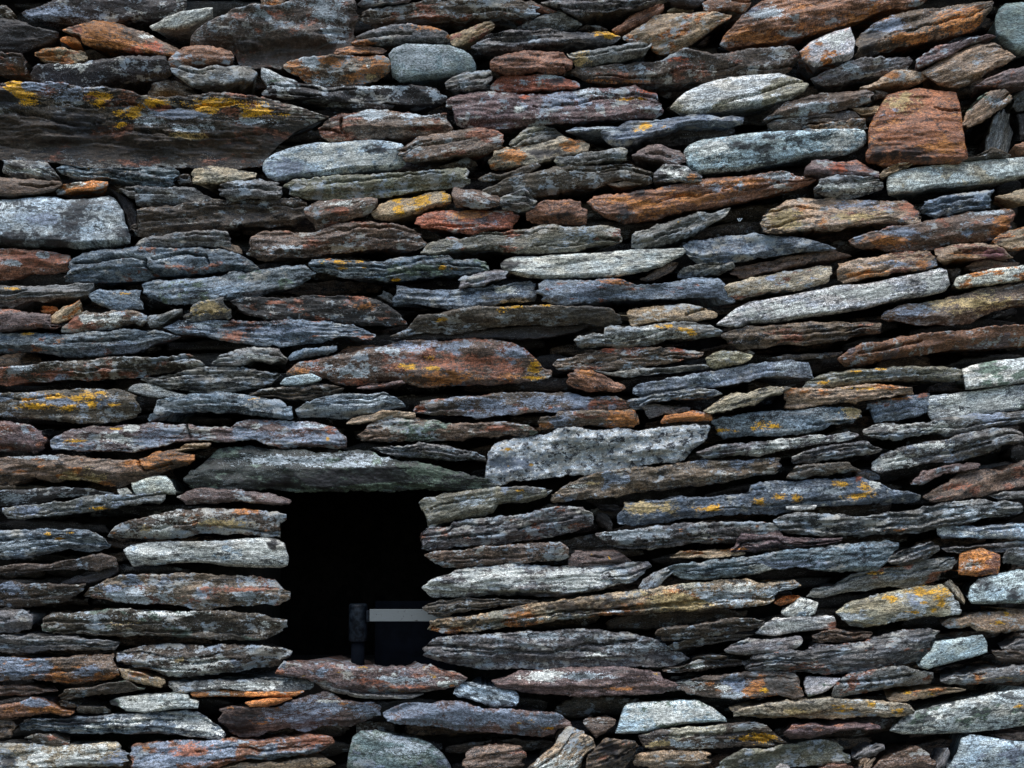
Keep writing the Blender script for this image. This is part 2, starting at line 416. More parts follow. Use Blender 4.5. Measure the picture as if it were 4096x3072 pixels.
DATA = '''
@0,0
d|-5,5 4,5 8,8 12,11 13,14 10,15 0,14 -5,14|small dark corner stone
k:l4|17,10 22,7 32,5 40,1 50,-3 62,-5 140,-6 150,-2 145,7 125,12 110,12 98,14 80,17 60,17 40,14 25,15 18,13|long dark stone with a blue-grey left end
k|-5,14 0,14 10,15 22,19 30,24 38,24 47,26 45,29 38,33 25,37 12,41 0,42 -5,42|dark stone with a sloping top
w|119,20 127,17 133,13 145,9 155,8 165,6 171,6 169,11 160,16 150,20 140,22 130,22 122,23|*tilted pale grey wedge stone
n:o7l1|50,24 58,21 65,19 75,17 90,16 100,19 112,22 125,28 135,33 145,38 138,44 125,41 110,40 90,37 72,36 66,33 64,28 56,26|*humped stone with orange lichen face
o|48,31 54,29 60,30 65,35 58,34 49,33|small bright orange chip
t:o3|27,40 36,37 50,38 60,39 68,41 68,47 60,50 50,50 38,48 28,45|rounded tan stone with orange tint
d:r3|-8,43 8,43 19,44 20,50 21,57 10,57 -8,57|squarish brown-grey stone
k:l2|23,58 28,52 45,51 60,52 70,50 85,47 105,46 120,45 132,44 137,50 137,56 130,61 110,62 90,63 75,66 62,69 50,68 35,65 23,62|long dark rough stone
r:l2|136,48 141,42 148,38 160,37 170,36 176,38 186,40 187,46 183,50 170,50 150,51 138,53|pinkish rust stone
g:l5y1|137,55 145,53 162,55 170,52 180,53 190,51 203,53 206,60 206,66 195,64 180,67 165,67 155,69 148,65 140,60|rough grey stone flecked with white
d:r2d3|118,74 124,67 133,64 142,65 152,70 158,74 155,78 140,77 125,79|small dark lens stone
d:y7l3s5r2|-8,69 12,68 35,69 55,69 68,73 85,72 100,74 115,79 130,80 150,79 160,77 185,76 205,79 225,82 245,87 264,92 250,97 235,103 222,112 208,130 190,133 160,132 130,131 100,131 75,133 55,130 40,127 20,127 -8,125|*huge dark slab splashed with yellow lichen
g:l5r1|2,129 12,128 25,129 38,131 43,137 47,142 40,143 25,142 10,141 1,138|whitish grey stone
b:y1s5|44,134 50,132 65,133 85,134 105,135 125,134 138,134 141,138 140,146 130,149 112,148 98,144 85,141 70,143 55,141 46,138|blue-grey stone with orange specks
n|-8,142 10,143 30,144 47,145 50,148 45,152 25,155 -8,158|dark brown stone
o:l4|46,148 60,147 75,145 87,146 87,150 75,152 60,153 45,155 43,154|thin orange and white chip
d:d3|142,142 152,140 154,147 143,147|small square brown stone
e:s3|154,146 156,136 168,133 180,134 192,137 205,139 206,142 190,145 175,147 155,148|olive grey stone
g:l4|176,151 181,146 192,144 207,143 220,147 226,151 224,158 205,158 185,160 178,158|grey ribbed stone
g:l2|96,152 110,150 135,150 155,151 165,156 170,159 155,162 135,163 120,165 108,165 112,160 103,158|flat grey-brown stone
@1000,0
d:l3r3|-49,30 -45,26 -36,20 -21,12 -11,9 4,6 20,6 30,3 40,0 60,-4 82,-2 84,5 84,12 85,19 82,24 81,30 78,34 70,36 66,42 60,44 50,47 30,50 5,50 -12,48 -14,41 -25,38 -40,37 -49,34|*big dark block with white flecks
n:o3|7,0 8,-6 30,-6 29,1 27,5 8,5|small brown stone cut by the top edge
g:l5|86,2 92,-2 130,-5 128,0 110,1 95,3|thin pale sliver
d:l4r3|87,12 93,6 105,5 118,3 128,1 150,-3 200,-4 220,2 231,7 231,12 225,13 200,12 185,12 170,13 150,11 135,12 115,12 105,15 90,15|long grey-brown stone with crumbly left end
g:o4|81,33 86,27 95,23 108,20 120,20 135,20 148,21 156,24 160,28 161,31 155,33 140,32 120,33 100,34 88,34|*grey-brown stone with an orange top edge
t:r2|160,27 170,24 180,20 190,16 195,15 197,18 195,21 188,26 180,31 172,34 165,37 161,34|leaning pinkish tan stone
r:o3|67,43 71,39 78,35 90,35 97,37 105,38 110,40 107,42 97,42 87,43 80,44 70,44|small orange-brown cap stone
n:o6l7|28,55 27,52 33,48 42,46 60,45 80,43 95,43 107,43 111,47 113,52 108,57 100,62 88,64 70,66 55,67 43,63 38,58|*rusty stone blotched with white lichen
v|111,43 115,39 125,35 140,35 160,36 172,40 179,45 182,52 181,57 170,58 155,60 140,62 120,64 114,60 113,50|*smooth blue-green oval stone
w:g2|9,54 16,56 25,61 35,64 38,66 25,67 13,68 8,62|small pale wedge
k:l4|9,76 11,72 15,68 30,66 50,67 65,68 85,66 105,66 120,65 132,66 145,67 152,71 157,76 158,79 145,80 120,79 80,79 50,78 25,77|long thin black stone with pale top
k:l3d2|45,81 60,81 80,80 105,81 117,83 115,86 95,86 75,86 55,84|thin dark sliver
n:r4l2|54,103 58,97 63,93 73,89 85,89 95,87 110,87 118,89 132,91 145,91 158,89 160,95 163,102 152,105 135,107 120,109 110,108 98,109 90,110 82,107 70,110 62,111 56,107|*brown cracked stone with wavy face
c:s4|9,130 12,127 20,122 35,117 50,114 70,114 95,112 110,113 122,115 124,118 121,125 125,130 120,133 105,135 85,136 60,139 35,141 20,144 13,141 9,136|*bluish white glittering block
n:l3r2|120,120 128,115 135,110 150,107 160,105 180,103 198,104 202,108 204,117 200,120 185,123 170,124 150,128 135,130 125,130 121,126|lumpy brown stone
d:l2d2|152,134 165,130 175,127 183,131 184,134 175,135|small brown-grey chip
f:l4|25,148 33,143 60,141 100,139 130,137 160,135 172,134 175,138 176,145 170,148 150,149 130,152 110,156 85,158 60,159 45,158 30,154 30,150|*long layered grey-green slab
g:l5s4|157,67 163,61 175,58 192,57 193,62 193,66 190,70 180,72 165,73 160,72|small layered grey stone
n:l4|162,155 166,150 172,151 185,153 198,157 201,160 200,166 185,167 165,166 163,160|small pinkish grey stone
@2000,0
g:y2s5|-24,37 -18,32 -11,27 0,26 12,24 25,24 38,21 46,22 60,24 75,25 88,25 95,27 98,29 95,32 80,32 60,33 45,34 30,36 15,39 -5,39 -18,39|*long grey stone with yellow spot
n:r4|18,2 25,0 35,4 43,8 46,9 38,10 28,8|small rusty sliver
g:s5|33,1 45,-2 80,-4 130,-4 128,0 110,6 95,7 75,10 62,13 55,10 48,6 40,3|dark grey stone cut by the top edge
g:l3|22,19 30,14 40,11 48,9 55,13 62,16 66,20 60,21 50,22 35,21 25,22|grey humped stone
d:d2|63,23 70,20 80,21 87,24 75,24|small dark stone
r:o2|90,24 98,19 103,14 113,7 125,2 132,0 133,4 130,8 120,13 110,19 100,24 93,27|*steep rust brown sliver
t:o3l3|99,29 107,24 115,18 125,11 135,9 155,9 172,8 187,11 184,15 177,18 170,22 160,29 150,35 143,39 130,42 123,39 121,33 110,33 100,31|*steeply tilted ochre banded slab
e:d2|135,8 140,6 153,6 156,8|small olive chip
k|136,0 150,-4 165,-3 163,2 150,4 140,3|small dark stone
r:l4o2|163,6 166,1 172,-4 200,-2 202,4 200,8 185,7 172,8 165,9|rust and white stone
r:s2|-8,52 -3,46 5,43 20,40 35,40 50,41 54,46 58,48 57,53 53,57 40,57 25,56 15,58 3,58 -6,56|*rust brown flaky stone
g:l5|54,42 65,40 85,38 100,35 112,34 122,35 120,39 116,43 100,46 85,48 70,52 62,52 58,47|grey stone with a pale yellowish end
d:r4l2|56,57 60,54 75,54 90,51 105,49 120,48 133,46 145,40 152,39 170,42 190,41 205,39 215,38 225,37 238,38 241,42 238,48 235,54 225,58 200,59 180,60 150,63 120,63 95,64 75,64 65,62|*very long brown-grey stone with a rust patch
q:l5|-8,71 -4,64 2,60 12,58 20,60 35,59 50,61 60,63 63,66 63,70 50,71 35,71 15,72 0,72|*small flat red-orange stone
m:l4y1|-38,91 -36,85 -44,86 -42,81 -35,76 -20,74 -5,73 5,74 20,75 40,74 60,72 75,69 95,69 110,67 118,71 125,73 128,78 131,83 130,90 125,92 105,94 80,96 50,99 25,101 0,102 -20,102 -35,99|*big blunt purple-brown stone
w:e3|137,86 142,80 150,73 165,66 185,61 205,59 225,58 235,61 245,64 249,67 245,73 235,78 215,82 200,84 180,87 160,90 145,89|*pale beige lens with a diagonal crack
b:y3l3|53,105 60,102 75,101 95,100 103,96 125,95 145,92 168,91 178,94 190,92 197,93 196,98 190,100 175,99 150,100 130,105 115,111 100,116 88,113 82,109 90,106 75,104 60,106|*jagged blue-grey stone with yellow spots
k:d3|110,111 130,106 150,101 180,101 190,103 185,110 165,113 140,114 120,113|shadowed dark stone
g:e3|7,114 15,108 22,102 33,99 45,101 52,106 47,108 38,113 25,114 12,118 7,117|small olive-grey hump
e:o3s3|-9,131 -6,122 5,118 10,117 25,115 40,112 50,108 60,110 70,111 72,115 70,119 60,123 45,127 25,131 5,134 -5,134|tan and grey slab
g:l3e2|43,130 46,127 60,127 68,123 85,122 98,119 103,122 103,128 95,129 75,130 60,132 48,133|slim olive-grey stone
m:l2|106,125 112,121 120,116 130,116 143,120 148,122 149,128 147,132 135,131 125,128 112,127|purplish dark stone
c:s4|148,122 152,116 165,111 185,109 205,106 225,105 260,104 285,103 293,104 296,108 296,113 290,118 280,122 255,123 225,129 200,134 180,136 160,138 152,132 149,126|*long smooth bluish white block
g:l6s5|124,143 126,138 132,131 142,131 150,134 158,139 162,143 161,146 145,145 130,146|small black and white striped stone
d:l3|-20,157 -8,150 0,148 10,143 25,140 45,134 65,133 85,133 105,132 115,135 123,140 124,146 120,147 105,144 95,145 85,148 60,151 45,155 30,156 10,153 -10,160|long dark grey stone
t:o3|86,148 100,146 119,144 121,146 108,149 95,151|thin orange-tan sliver
d:l2|-18,144 -8,140 0,141 12,137 20,134 30,131 33,133 25,138 10,141 2,143 -10,146|slim dark grey stone
g:l5s6|0,158 8,156 20,152 26,157 29,162 28,167 15,170 2,168 0,163|small dark crumpled stone
r:o3l1|69,163 75,158 85,156 105,155 125,151 145,147 160,144 172,142 185,141 205,140 220,137 240,139 252,141 256,143 250,147 240,150 225,153 205,158 180,163 150,168 120,175 100,178 85,173 75,168|*long rust orange slab
@2996,0
r:o4l2|-23,35 -20,28 -14,22 -5,11 2,6 10,0 30,-6 100,-8 150,-6 140,2 125,4 110,4 100,8 90,14 70,18 50,23 30,28 15,31 -5,34 -20,36|*big red-brown slab with orange lower edge
w:o5|41,41 50,33 60,28 70,24 82,21 84,28 86,33 85,43 82,46 70,48 54,52 48,50 43,46|*white stone with orange stains
n:o5l2|87,43 86,32 92,24 102,17 115,10 140,6 165,3 185,1 197,2 195,9 190,15 183,21 170,25 150,29 135,33 120,35 110,38 100,43|*big tilted brown stone with orange streaks
v|200,22 199,16 202,6 208,1 220,0 232,2 232,40 225,42 216,40 207,34 201,28|*smooth teal stone in the top right corner
m:l3r3|135,48 142,43 150,37 160,35 175,31 190,27 200,28 185,32 172,37 160,44 148,50 137,53|thin pinkish brown sliver
t:l1|141,57 150,50 160,44 172,38 185,34 200,34 212,40 217,44 210,48 200,53 190,60 178,66 168,69 155,66 145,61|*tilted beige flat stone
g:l3r1|50,62 60,57 72,53 80,49 90,46 110,45 125,43 133,42 135,46 130,52 115,57 95,58 80,62 65,66 55,65|grey stone with dark left end
t:l3|90,69 103,65 112,59 120,55 135,55 143,58 144,61 138,65 120,65 108,68 98,70|thin pale tan sliver
m:r3|182,69 195,62 210,55 225,52 232,52 232,68 220,68 205,70|reddish dark stone at the right edge
n:l3|12,95 20,90 30,81 45,77 60,73 80,71 95,71 100,75 101,80 90,83 80,85 60,89 50,92 35,91 20,93|grey-brown tilted stone
d:d3|96,72 106,73 113,75 110,79 102,79|small dark brown chip
t:d2|82,86 98,85 106,84 103,91 90,92|small pale chip
d:d2|15,100 30,94 50,93 80,88 86,91 90,94 80,97 60,98 45,99 40,104 25,105|dark layered stone
t:l4s4|43,102 55,100 70,98 85,95 93,96 94,100 97,102 85,104 60,105 45,105|thin flaky tan sliver
R:o3s2|97,108 98,100 103,91 108,82 114,74 125,71 140,68 155,70 170,71 171,80 171,90 170,98 172,108 175,118 177,126 170,130 160,129 150,130 130,130 110,132 95,128 94,123 97,118|*large rust brown upright block
t:g3|171,100 176,92 180,85 188,77 197,72 210,70 214,75 212,80 205,86 197,92 190,97 180,101|leaning greyish tan stone
g:d5|188,122 192,108 196,95 205,88 212,92 216,105 214,118 210,125 195,125|recessed upright grey stone
g:d3|212,78 222,72 232,72 232,84 218,88 212,86|small bluish dark stone at the right edge
k:d5|215,92 232,88 232,111 218,114|small black stone at the right edge
r|213,117 225,112 232,113 232,125 220,123|small orange chip at the right edge
d:l2|173,128 185,123 195,118 205,122 211,125 195,127|thin dark sliver
w:e3|111,150 112,141 118,137 135,134 160,131 185,128 205,127 225,125 235,126 235,139 220,142 200,145 180,148 150,150 130,154 113,156|*long pale greenish white block
m:l2r2|45,139 50,129 60,128 75,129 88,128 97,133 105,138 103,142 90,140 70,141 60,140|purple-brown stone
t:s4|104,141 110,136 122,131 136,129 130,133 115,138 107,143|thin brown sliver
g:l6s4|52,153 57,145 65,142 85,141 105,143 110,146 109,149 100,154 80,158 65,156|grey stone speckled white
t:r2|198,158 210,155 222,151 232,150 232,163 220,164 210,161|tan stone at the right edge
@0,750
c:s3|-8,9 10,8 30,6 43,6 50,9 70,7 85,5 90,7 94,13 98,19 99,27 102,33 104,39 104,44 90,46 60,48 50,46 25,47 10,46 0,43 -8,40|*big pale blue-white slab with dark patches at the left edge
k:d4|88,1 97,5 108,12 111,20 110,30 104,35 100,25 96,14|black recessed stone
d:s3|104,31 110,28 111,22 109,18 115,16 135,14 148,13 160,9 172,8 185,10 195,7 210,7 225,8 240,9 247,13 244,18 248,22 235,28 220,30 200,30 180,31 160,32 140,34 115,39 107,38|*long dull dark grey block
g:l2|108,46 112,41 122,38 140,36 160,35 178,34 182,35 184,42 183,46 160,46 130,47|slim grey ridged stone
b:s3r2|54,75 54,66 57,57 65,53 80,50 95,49 115,47 135,48 155,48 175,49 185,51 195,55 204,60 208,65 200,66 185,65 160,67 140,69 120,71 95,74 75,75 60,76|*blue-grey stone split by a black crack
n:d2|174,46 184,45 192,48 195,53 185,51|small brown chip
r:l4|-8,49 10,49 25,50 45,51 53,53 56,56 54,62 50,65 35,67 20,67 10,71 -8,72|*pinkish stone with red middle at the left edge
g:y1|-8,78 10,79 25,79 45,77 65,76 74,77 73,81 70,84 60,86 45,88 30,90 22,89 12,93 5,95 -8,95|bluish grey stone
b:g2s2|112,77 122,74 140,74 165,71 190,67 215,65 232,63 245,64 254,69 248,73 235,80 220,83 200,87 170,90 150,92 140,93 125,90 115,85|*blue-grey lens with greenish shade
b:y2|71,86 78,83 95,82 113,83 113,90 113,97 105,96 100,99 92,98 80,94 74,91|blocky blue-grey stone
o:d2|32,98 34,95 45,96 47,99 40,101 33,100|tiny reddish orange chip
t:o5|37,107 42,101 50,96 62,91 65,95 64,100 55,105 45,108 39,109|*small upright golden brown chip
g:l3|153,96 160,92 170,90 180,89 183,94 185,100 184,104 170,105 155,107 147,104 152,100|*small blocky tan-grey cube
m:r3|-8,98 10,98 25,100 40,102 39,106 38,110 48,111 45,113 30,112 15,113 5,115 -8,115|purplish stone
n:l6r3|48,116 50,112 58,104 65,101 80,100 100,99 112,99 118,103 118,108 113,111 107,108 95,112 75,114 55,116|*brown stone with a white streak
g:d1|119,104 128,102 140,98 147,98 144,101 137,105 130,110 120,112|small dark forked chip
b:r2s3|130,112 140,107 160,107 180,106 200,107 220,106 240,106 265,108 285,111 297,116 302,119 300,123 285,120 270,121 250,125 225,127 205,125 185,123 170,121 160,118 140,117|*long blue-grey stone with pointed right end
b:r2s3|-8,117 15,117 35,117 55,118 70,115 90,115 110,114 125,114 135,117 144,119 135,121 120,125 110,130 90,133 65,135 45,135 38,133 22,131 -8,132|*long blue-grey stone running off the left edge
d:r4l4|-8,147 0,145 20,143 40,140 55,139 70,138 90,136 110,137 125,138 145,135 152,135 160,139 164,142 155,145 130,148 100,152 75,153 50,153 20,155 0,158 -8,157|*very long thin grey stone with rusty left end
g:l3|170,142 175,136 185,132 192,129 205,128 225,130 231,138 220,140 200,139 188,143|small grey stone
g:l4s6|112,154 120,152 140,150 150,146 165,144 185,144 210,147 225,150 218,156 205,160 185,164 165,166 150,163 130,160 118,157|dark crinkled layered stone
k:d3|190,160 205,152 215,149 228,150 245,152 243,158 225,160 200,168|black thin stone
@1000,750
n:l3y1r2|44,19 47,14 55,10 65,9 80,9 95,8 102,10 102,13 97,19 90,21 75,27 60,30 52,33 48,27|chunky brown stone
t:y6|97,19 104,13 115,8 130,7 150,3 157,3 160,7 162,11 155,14 140,18 125,23 110,25 100,24|*tan stone smeared with yellow lichen
q:m3l1|132,29 138,22 148,18 165,18 190,17 212,18 216,22 215,28 210,32 195,34 178,37 165,36 150,33 138,32|*crimson and purple pointed stone
n:l2r2|-4,52 -1,46 0,40 8,34 20,33 35,35 50,36 60,31 70,28 82,27 98,27 110,28 125,29 132,33 139,38 141,45 135,48 120,48 112,46 90,48 75,50 60,52 45,54 30,54 15,57 5,57|*long brown stone with a raised wavy top
f:r2l2|137,52 140,47 145,43 158,39 170,40 185,36 205,34 222,32 240,30 265,30 288,29 297,32 298,38 300,43 285,44 260,50 240,52 215,52 195,48 175,49 160,51 145,53|*long layered olive-brown stone
b:y5g2s4|46,62 50,58 62,56 75,58 90,58 105,60 120,55 140,53 160,53 164,57 180,57 187,58 192,62 193,66 180,68 160,69 140,71 115,74 95,73 75,71 62,68 52,67|*blue-grey stone with scattered yellow lichen
g:l5|168,75 172,72 180,69 195,67 208,67 206,72 195,75 180,79 170,80|small grey pointed stone
g:d1|103,87 108,83 114,86 118,93 112,93|small grey nub
b:l2s3|115,80 118,78 130,80 145,82 165,82 185,80 205,77 220,75 228,74 231,76 230,83 228,89 215,90 200,93 185,95 165,98 150,95 135,94 116,94|*dark bluish slab with a white dab
k:o2l2r3|-17,91 -10,89 0,89 20,88 50,87 75,87 92,87 102,90 110,94 118,98 125,106 126,109 110,109 90,109 70,108 50,106 20,106 -5,101|*dark flaky stone with orange scraps
d:y2l2|112,119 125,113 135,103 150,101 165,98 185,95 205,96 221,95 235,94 250,96 275,96 288,97 295,102 300,108 285,110 265,108 245,110 225,108 200,110 180,113 160,116 140,115 128,117|*long grey-green stone with yellow top edge
k:d3|115,122 140,116 180,114 230,110 275,110 265,115 245,119 220,121 180,121 140,123|black underside stone
b|29,137 32,133 45,129 60,128 70,127 70,130 62,134 45,136 32,138|small slim bluish stone
n:r5b1y1l3|29,150 30,146 40,140 55,137 70,135 90,130 105,126 115,124 135,121 155,122 180,121 195,122 210,124 220,129 232,139 236,144 243,149 242,153 230,154 215,156 195,158 170,159 150,159 135,158 125,156 110,155 90,158 70,157 60,154 45,152|*big reddish hump-backed stone
c:s3|24,158 28,153 38,151 50,150 58,154 50,157 38,159 28,159|small bluish lozenge stone
m:r3|85,161 95,158 110,157 122,155 125,157 110,160 95,162|tiny purplish sliver
r:d3|68,134 75,130 90,127 100,127 88,133 75,136|small reddish chip
d:s4|5,165 12,161 25,160 45,161 60,158 75,161 65,165 45,169 20,169|small dark layered stone
@2000,750
r:o2s2|22,21 28,15 35,11 50,10 67,11 68,18 68,28 55,28 45,28 35,28 23,27|*small squarish orange-red brick-like stone
g:l5y1|104,40 108,36 118,34 130,29 145,24 160,20 170,21 186,16 184,21 175,27 165,31 155,37 140,43 125,46 110,49 105,46|*jagged dark stone slanting up
w:s2|0,60 4,57 12,54 25,54 45,53 65,52 90,51 110,49 130,49 148,48 150,51 147,54 138,58 130,63 115,67 95,71 70,71 40,72 22,71 8,67 1,64|*long pale whitish blade stone
b:l5|148,45 152,42 165,40 180,38 195,36 210,36 225,37 245,40 265,45 272,48 260,49 245,50 225,52 205,56 190,57 175,59 162,61 155,56|*smooth grey-blue glittering lens stone
n:d2|112,74 118,70 130,64 138,60 144,60 142,65 130,72 118,76|small leaning brown sliver
g:b2s3|144,68 146,64 160,62 175,60 188,60 188,64 180,67 165,70 144,72|short grey bluish stone
b:r2|31,76 35,73 60,74 75,75 85,73 100,75 110,77 130,76 150,72 172,71 178,72 182,77 188,85 190,91 185,92 175,86 165,87 140,88 110,89 90,89 70,92 50,94 35,90 31,83|*very long blue slab
n:d2s3|186,68 190,63 205,60 220,57 235,53 255,50 268,49 277,52 285,54 275,56 260,58 245,61 225,65 210,68 195,71|slim grey-purple stone
t:l2|104,105 105,97 110,96 130,94 150,93 160,94 170,98 176,101 175,104 160,106 150,107 130,107 115,109 106,112|tan-grey block
g:y4l5|59,123 62,120 75,118 84,118 84,113 90,111 110,112 130,109 150,107 170,110 180,115 178,118 160,120 135,121 125,125 110,127 85,127 65,127|*grey stone with white and yellow lichen
n:r4l4s3|42,142 46,139 60,136 75,132 85,128 100,127 120,128 145,129 165,132 163,136 145,139 125,142 105,145 90,146 65,145 48,147|*long flaky brown-grey stone
e:l3|166,137 170,133 180,131 195,132 204,135 202,138 190,142 175,145 166,142|small tan lozenge
g:l3|76,147 90,149 110,146 140,144 165,143 169,145 150,147 120,150 100,152 88,151|thin grey sliver
r:s3|53,156 57,149 62,146 75,148 85,152 95,157 102,161 98,163 85,163 72,164 58,159|*small rusty pentagonal stone
b:l2y1|107,165 108,160 115,157 135,153 155,150 175,147 195,142 215,139 225,139 235,137 243,139 250,140 252,147 254,152 245,151 230,150 215,151 200,155 185,158 165,160 150,163 130,166 115,168|*long smooth blue-violet slab
d:d4|210,25 215,18 225,16 222,30 212,36|recessed dark stone
@2996,750
t:r2l3s3|11,34 12,24 18,17 30,10 42,7 60,7 75,7 95,9 110,8 130,8 134,12 137,18 140,24 139,28 125,28 105,27 85,29 75,33 60,34 40,33 25,36 15,37|*big tan and grey block
b:s5l3|138,17 142,12 155,7 175,3 197,1 198,8 199,14 185,16 170,19 150,22 143,20|*blue-grey ridged stone near the right edge
n:r5b2l2|80,43 85,40 105,34 125,30 145,26 160,23 180,18 195,17 212,16 215,22 213,32 205,37 195,40 175,43 160,46 145,49 125,52 115,50 105,47 85,48|*big rusty grey slab
t:s3o2|196,43 202,38 215,33 232,29 232,49 220,50 208,49 200,46|golden tan stone at the right edge
t:r5|150,53 152,49 165,46 180,45 197,46 205,50 213,56 205,55 185,56 170,57 155,58|*tan and pink blade
n:d2r3|174,64 178,60 190,57 205,58 218,61 215,64 195,66 180,68|small brown stone
w:o3|165,77 168,72 180,69 200,65 220,63 232,63 232,72 220,74 205,76 190,78 175,80 167,80|beige stone at the right edge
t:r5b2|72,66 73,60 85,58 100,56 115,53 130,51 148,51 151,55 152,62 145,66 135,67 115,68 100,71 85,74 75,76 73,70|*blunt tan and orange stone
e:l4r2|-18,88 -19,80 -10,75 0,72 15,70 30,67 45,65 60,62 67,63 69,68 67,74 60,77 45,80 30,82 12,85 0,87 -10,89|*sandy stone in two layers
w:s5|-26,110 -20,105 -10,97 0,92 15,90 30,87 50,83 70,79 95,77 120,72 140,68 155,64 160,65 161,72 164,77 160,82 145,86 130,88 115,91 95,97 75,100 50,103 35,106 20,108 0,109 -10,112|*long white glittering slab
d:d3|160,66 170,64 170,72 164,76|small dark brown chip
n:l2|107,105 109,100 120,96 140,92 160,88 180,83 200,79 225,75 232,75 232,94 215,94 200,98 185,105 175,109 160,110 140,109 120,106|*thick ochre brown stone at the right edge
n:s4r2|-22,119 -15,115 0,111 20,110 50,108 75,107 95,107 107,108 107,114 106,117 90,116 80,122 55,125 30,126 15,128 -5,129 -15,125|*long dark brown flaky slab
r:m3l2|71,138 80,131 90,126 105,124 120,120 140,117 160,115 185,113 210,111 232,110 232,126 215,127 195,127 175,128 160,130 140,134 120,136 105,139 90,142 78,143|*very long red-brown slab running off the right edge
d:s3d2|15,137 30,134 50,134 65,133 76,132 75,135 60,137 45,138 25,139|thin dark sliver
n:d2l2|-20,137 -10,133 0,131 5,133 -5,137|tiny brown chip
f:y2s3|45,160 50,155 60,150 70,148 90,146 110,145 130,144 150,144 168,145 174,148 170,154 150,154 130,155 110,155 90,157 70,160 55,161|*grey-green flaky stone with orange specks
w:g3|172,146 180,143 200,139 220,137 232,136 232,155 215,157 195,160 175,162 173,155|*squared pale block at the right edge
@0,1500
w:s2|102,12 106,8 113,7 122,7 130,11 140,14 150,16 151,18 140,18 128,18 118,17 108,14|*small bright white pointed pebble
d:y7b2l2|-8,14 10,14 30,12 60,11 85,11 100,12 110,18 112,28 108,34 95,36 80,38 60,38 40,36 20,34 -8,32|*stone coated with bright yellow lichen at the left edge
b:l3s2|118,37 118,28 122,22 127,19 140,18 155,16 170,14 185,15 205,18 225,20 231,24 230,26 236,26 235,34 225,35 210,33 190,30 170,29 150,29 135,30 127,31|*long blue-violet squared stone
k:s4|200,15 212,12 222,12 235,9 250,8 262,7 272,10 275,12 262,14 245,19 230,20 215,17 203,17|dark thin layered stone
m:l2r3|-8,37 10,38 25,41 33,46 38,53 35,58 25,62 12,60 0,61 -8,61|rounded brownish purple stone
m:b6y2l5r2|39,54 45,48 55,44 75,42 90,42 100,40 115,39 125,38 140,40 155,41 170,42 185,42 190,38 205,36 225,37 240,37 260,39 270,43 276,50 278,58 270,59 255,57 240,58 225,58 215,56 205,51 190,54 170,53 155,51 140,54 125,58 105,62 85,61 60,60 42,59|*very long lilac and brown stone with white lichen discs
d:b1|213,50 222,51 221,58 214,56|small grey chip
n:o4s2|-8,67 10,65 35,65 60,65 75,67 85,69 100,68 115,66 112,68 125,61 140,59 145,62 155,65 155,72 145,73 130,77 118,83 105,86 92,89 80,89 65,85 50,84 38,86 22,82 8,86 -8,89|*dark brown slab with orange crusts and a rusty right end
t:o2|141,60 148,56 158,55 170,55 168,57 155,59 144,61|thin orange-tan sliver
w|105,87 112,85 122,82 133,81 138,86 141,92 141,96 130,95 120,96 107,95|*cream white broken chip
w|94,92 102,91 106,95 96,97|*tiny square cream chip
k:l5|-8,94 5,93 20,92 45,90 60,91 75,93 90,95 80,97 60,98 45,99 30,103 10,105 -8,105|dark stone flecked white
g:y1b2|1,107 10,106 35,104 50,102 65,98 80,97 100,97 118,96 130,94 133,99 130,102 115,103 100,105 85,107 65,110 45,112 30,114 15,116 4,115|long flat grey stone
F:g3|147,86 150,78 158,74 165,68 172,60 180,57 195,57 210,59 225,59 240,60 255,63 270,62 285,60 300,62 305,66 320,68 340,71 355,74 368,77 380,82 392,84 400,90 380,94 355,92 340,92 310,94 290,93 260,94 230,93 200,92 175,92 155,92|*long grey-green lintel stone over the dark opening
m:l3y1|141,98 147,94 158,91 175,91 195,93 215,94 225,97 234,101 233,104 220,104 200,102 185,101 165,104 148,104|flat lens stone with purplish top
d:l7o1|85,130 92,122 105,117 125,113 145,108 160,107 180,107 200,108 215,109 225,111 231,113 231,116 225,119 222,125 225,131 210,129 190,128 160,128 135,132 115,132 95,131|*dark stone with a pale whitish streak
b:s5y2l2|-8,126 10,125 35,124 55,124 70,125 77,128 84,132 85,138 78,141 68,142 50,141 30,145 15,148 -8,148|*crumbly blue-grey stone with orange dots
w:c3s3|97,141 103,137 115,135 135,134 155,134 175,134 195,132 210,131 222,132 229,136 230,142 232,147 231,153 225,155 205,155 180,154 160,151 140,151 125,153 103,154 100,147|*long pale stone with cream right end left of the opening
d:l1|-8,155 20,153 45,151 65,146 80,144 90,146 93,150 90,155 70,158 50,157 30,158 -8,160|dark flat stone
k:d2|80,156 93,153 95,158 88,164 70,168 50,167 65,160|black hidden stone
@1000,1500
d:s4|-2,17 8,12 20,10 40,10 55,7 65,8 75,10 70,14 55,17 40,19 25,18 10,17|low dark stone
b:l5s3|36,28 40,24 52,20 62,17 75,15 95,15 108,14 115,17 120,20 125,25 120,26 105,28 90,31 75,35 55,34 38,33|*grey-blue lens with whitish flecks
t:l2|77,39 82,35 95,32 107,28 120,29 132,31 133,34 120,34 105,36 92,38 82,39|thin tan sliver
d:b8r3y1|131,29 136,20 150,18 170,17 195,15 215,13 230,13 255,13 268,16 275,17 295,17 304,20 305,26 295,28 280,28 255,29 235,28 220,30 200,32 180,33 165,31 145,32|*long stone mottled with pale blue lichen
n:l4s2g2|85,48 90,44 96,39 103,35 115,34 135,34 150,36 158,39 175,39 195,38 215,39 228,42 232,46 220,50 205,48 190,49 170,51 145,53 125,52 110,53 95,52 89,52|*brown speckled stone with tapering right end
g:s5l2|97,58 110,57 128,57 135,55 150,56 165,59 180,62 190,66 189,69 175,68 155,68 140,66 120,65 105,62|slim grey flaky stone
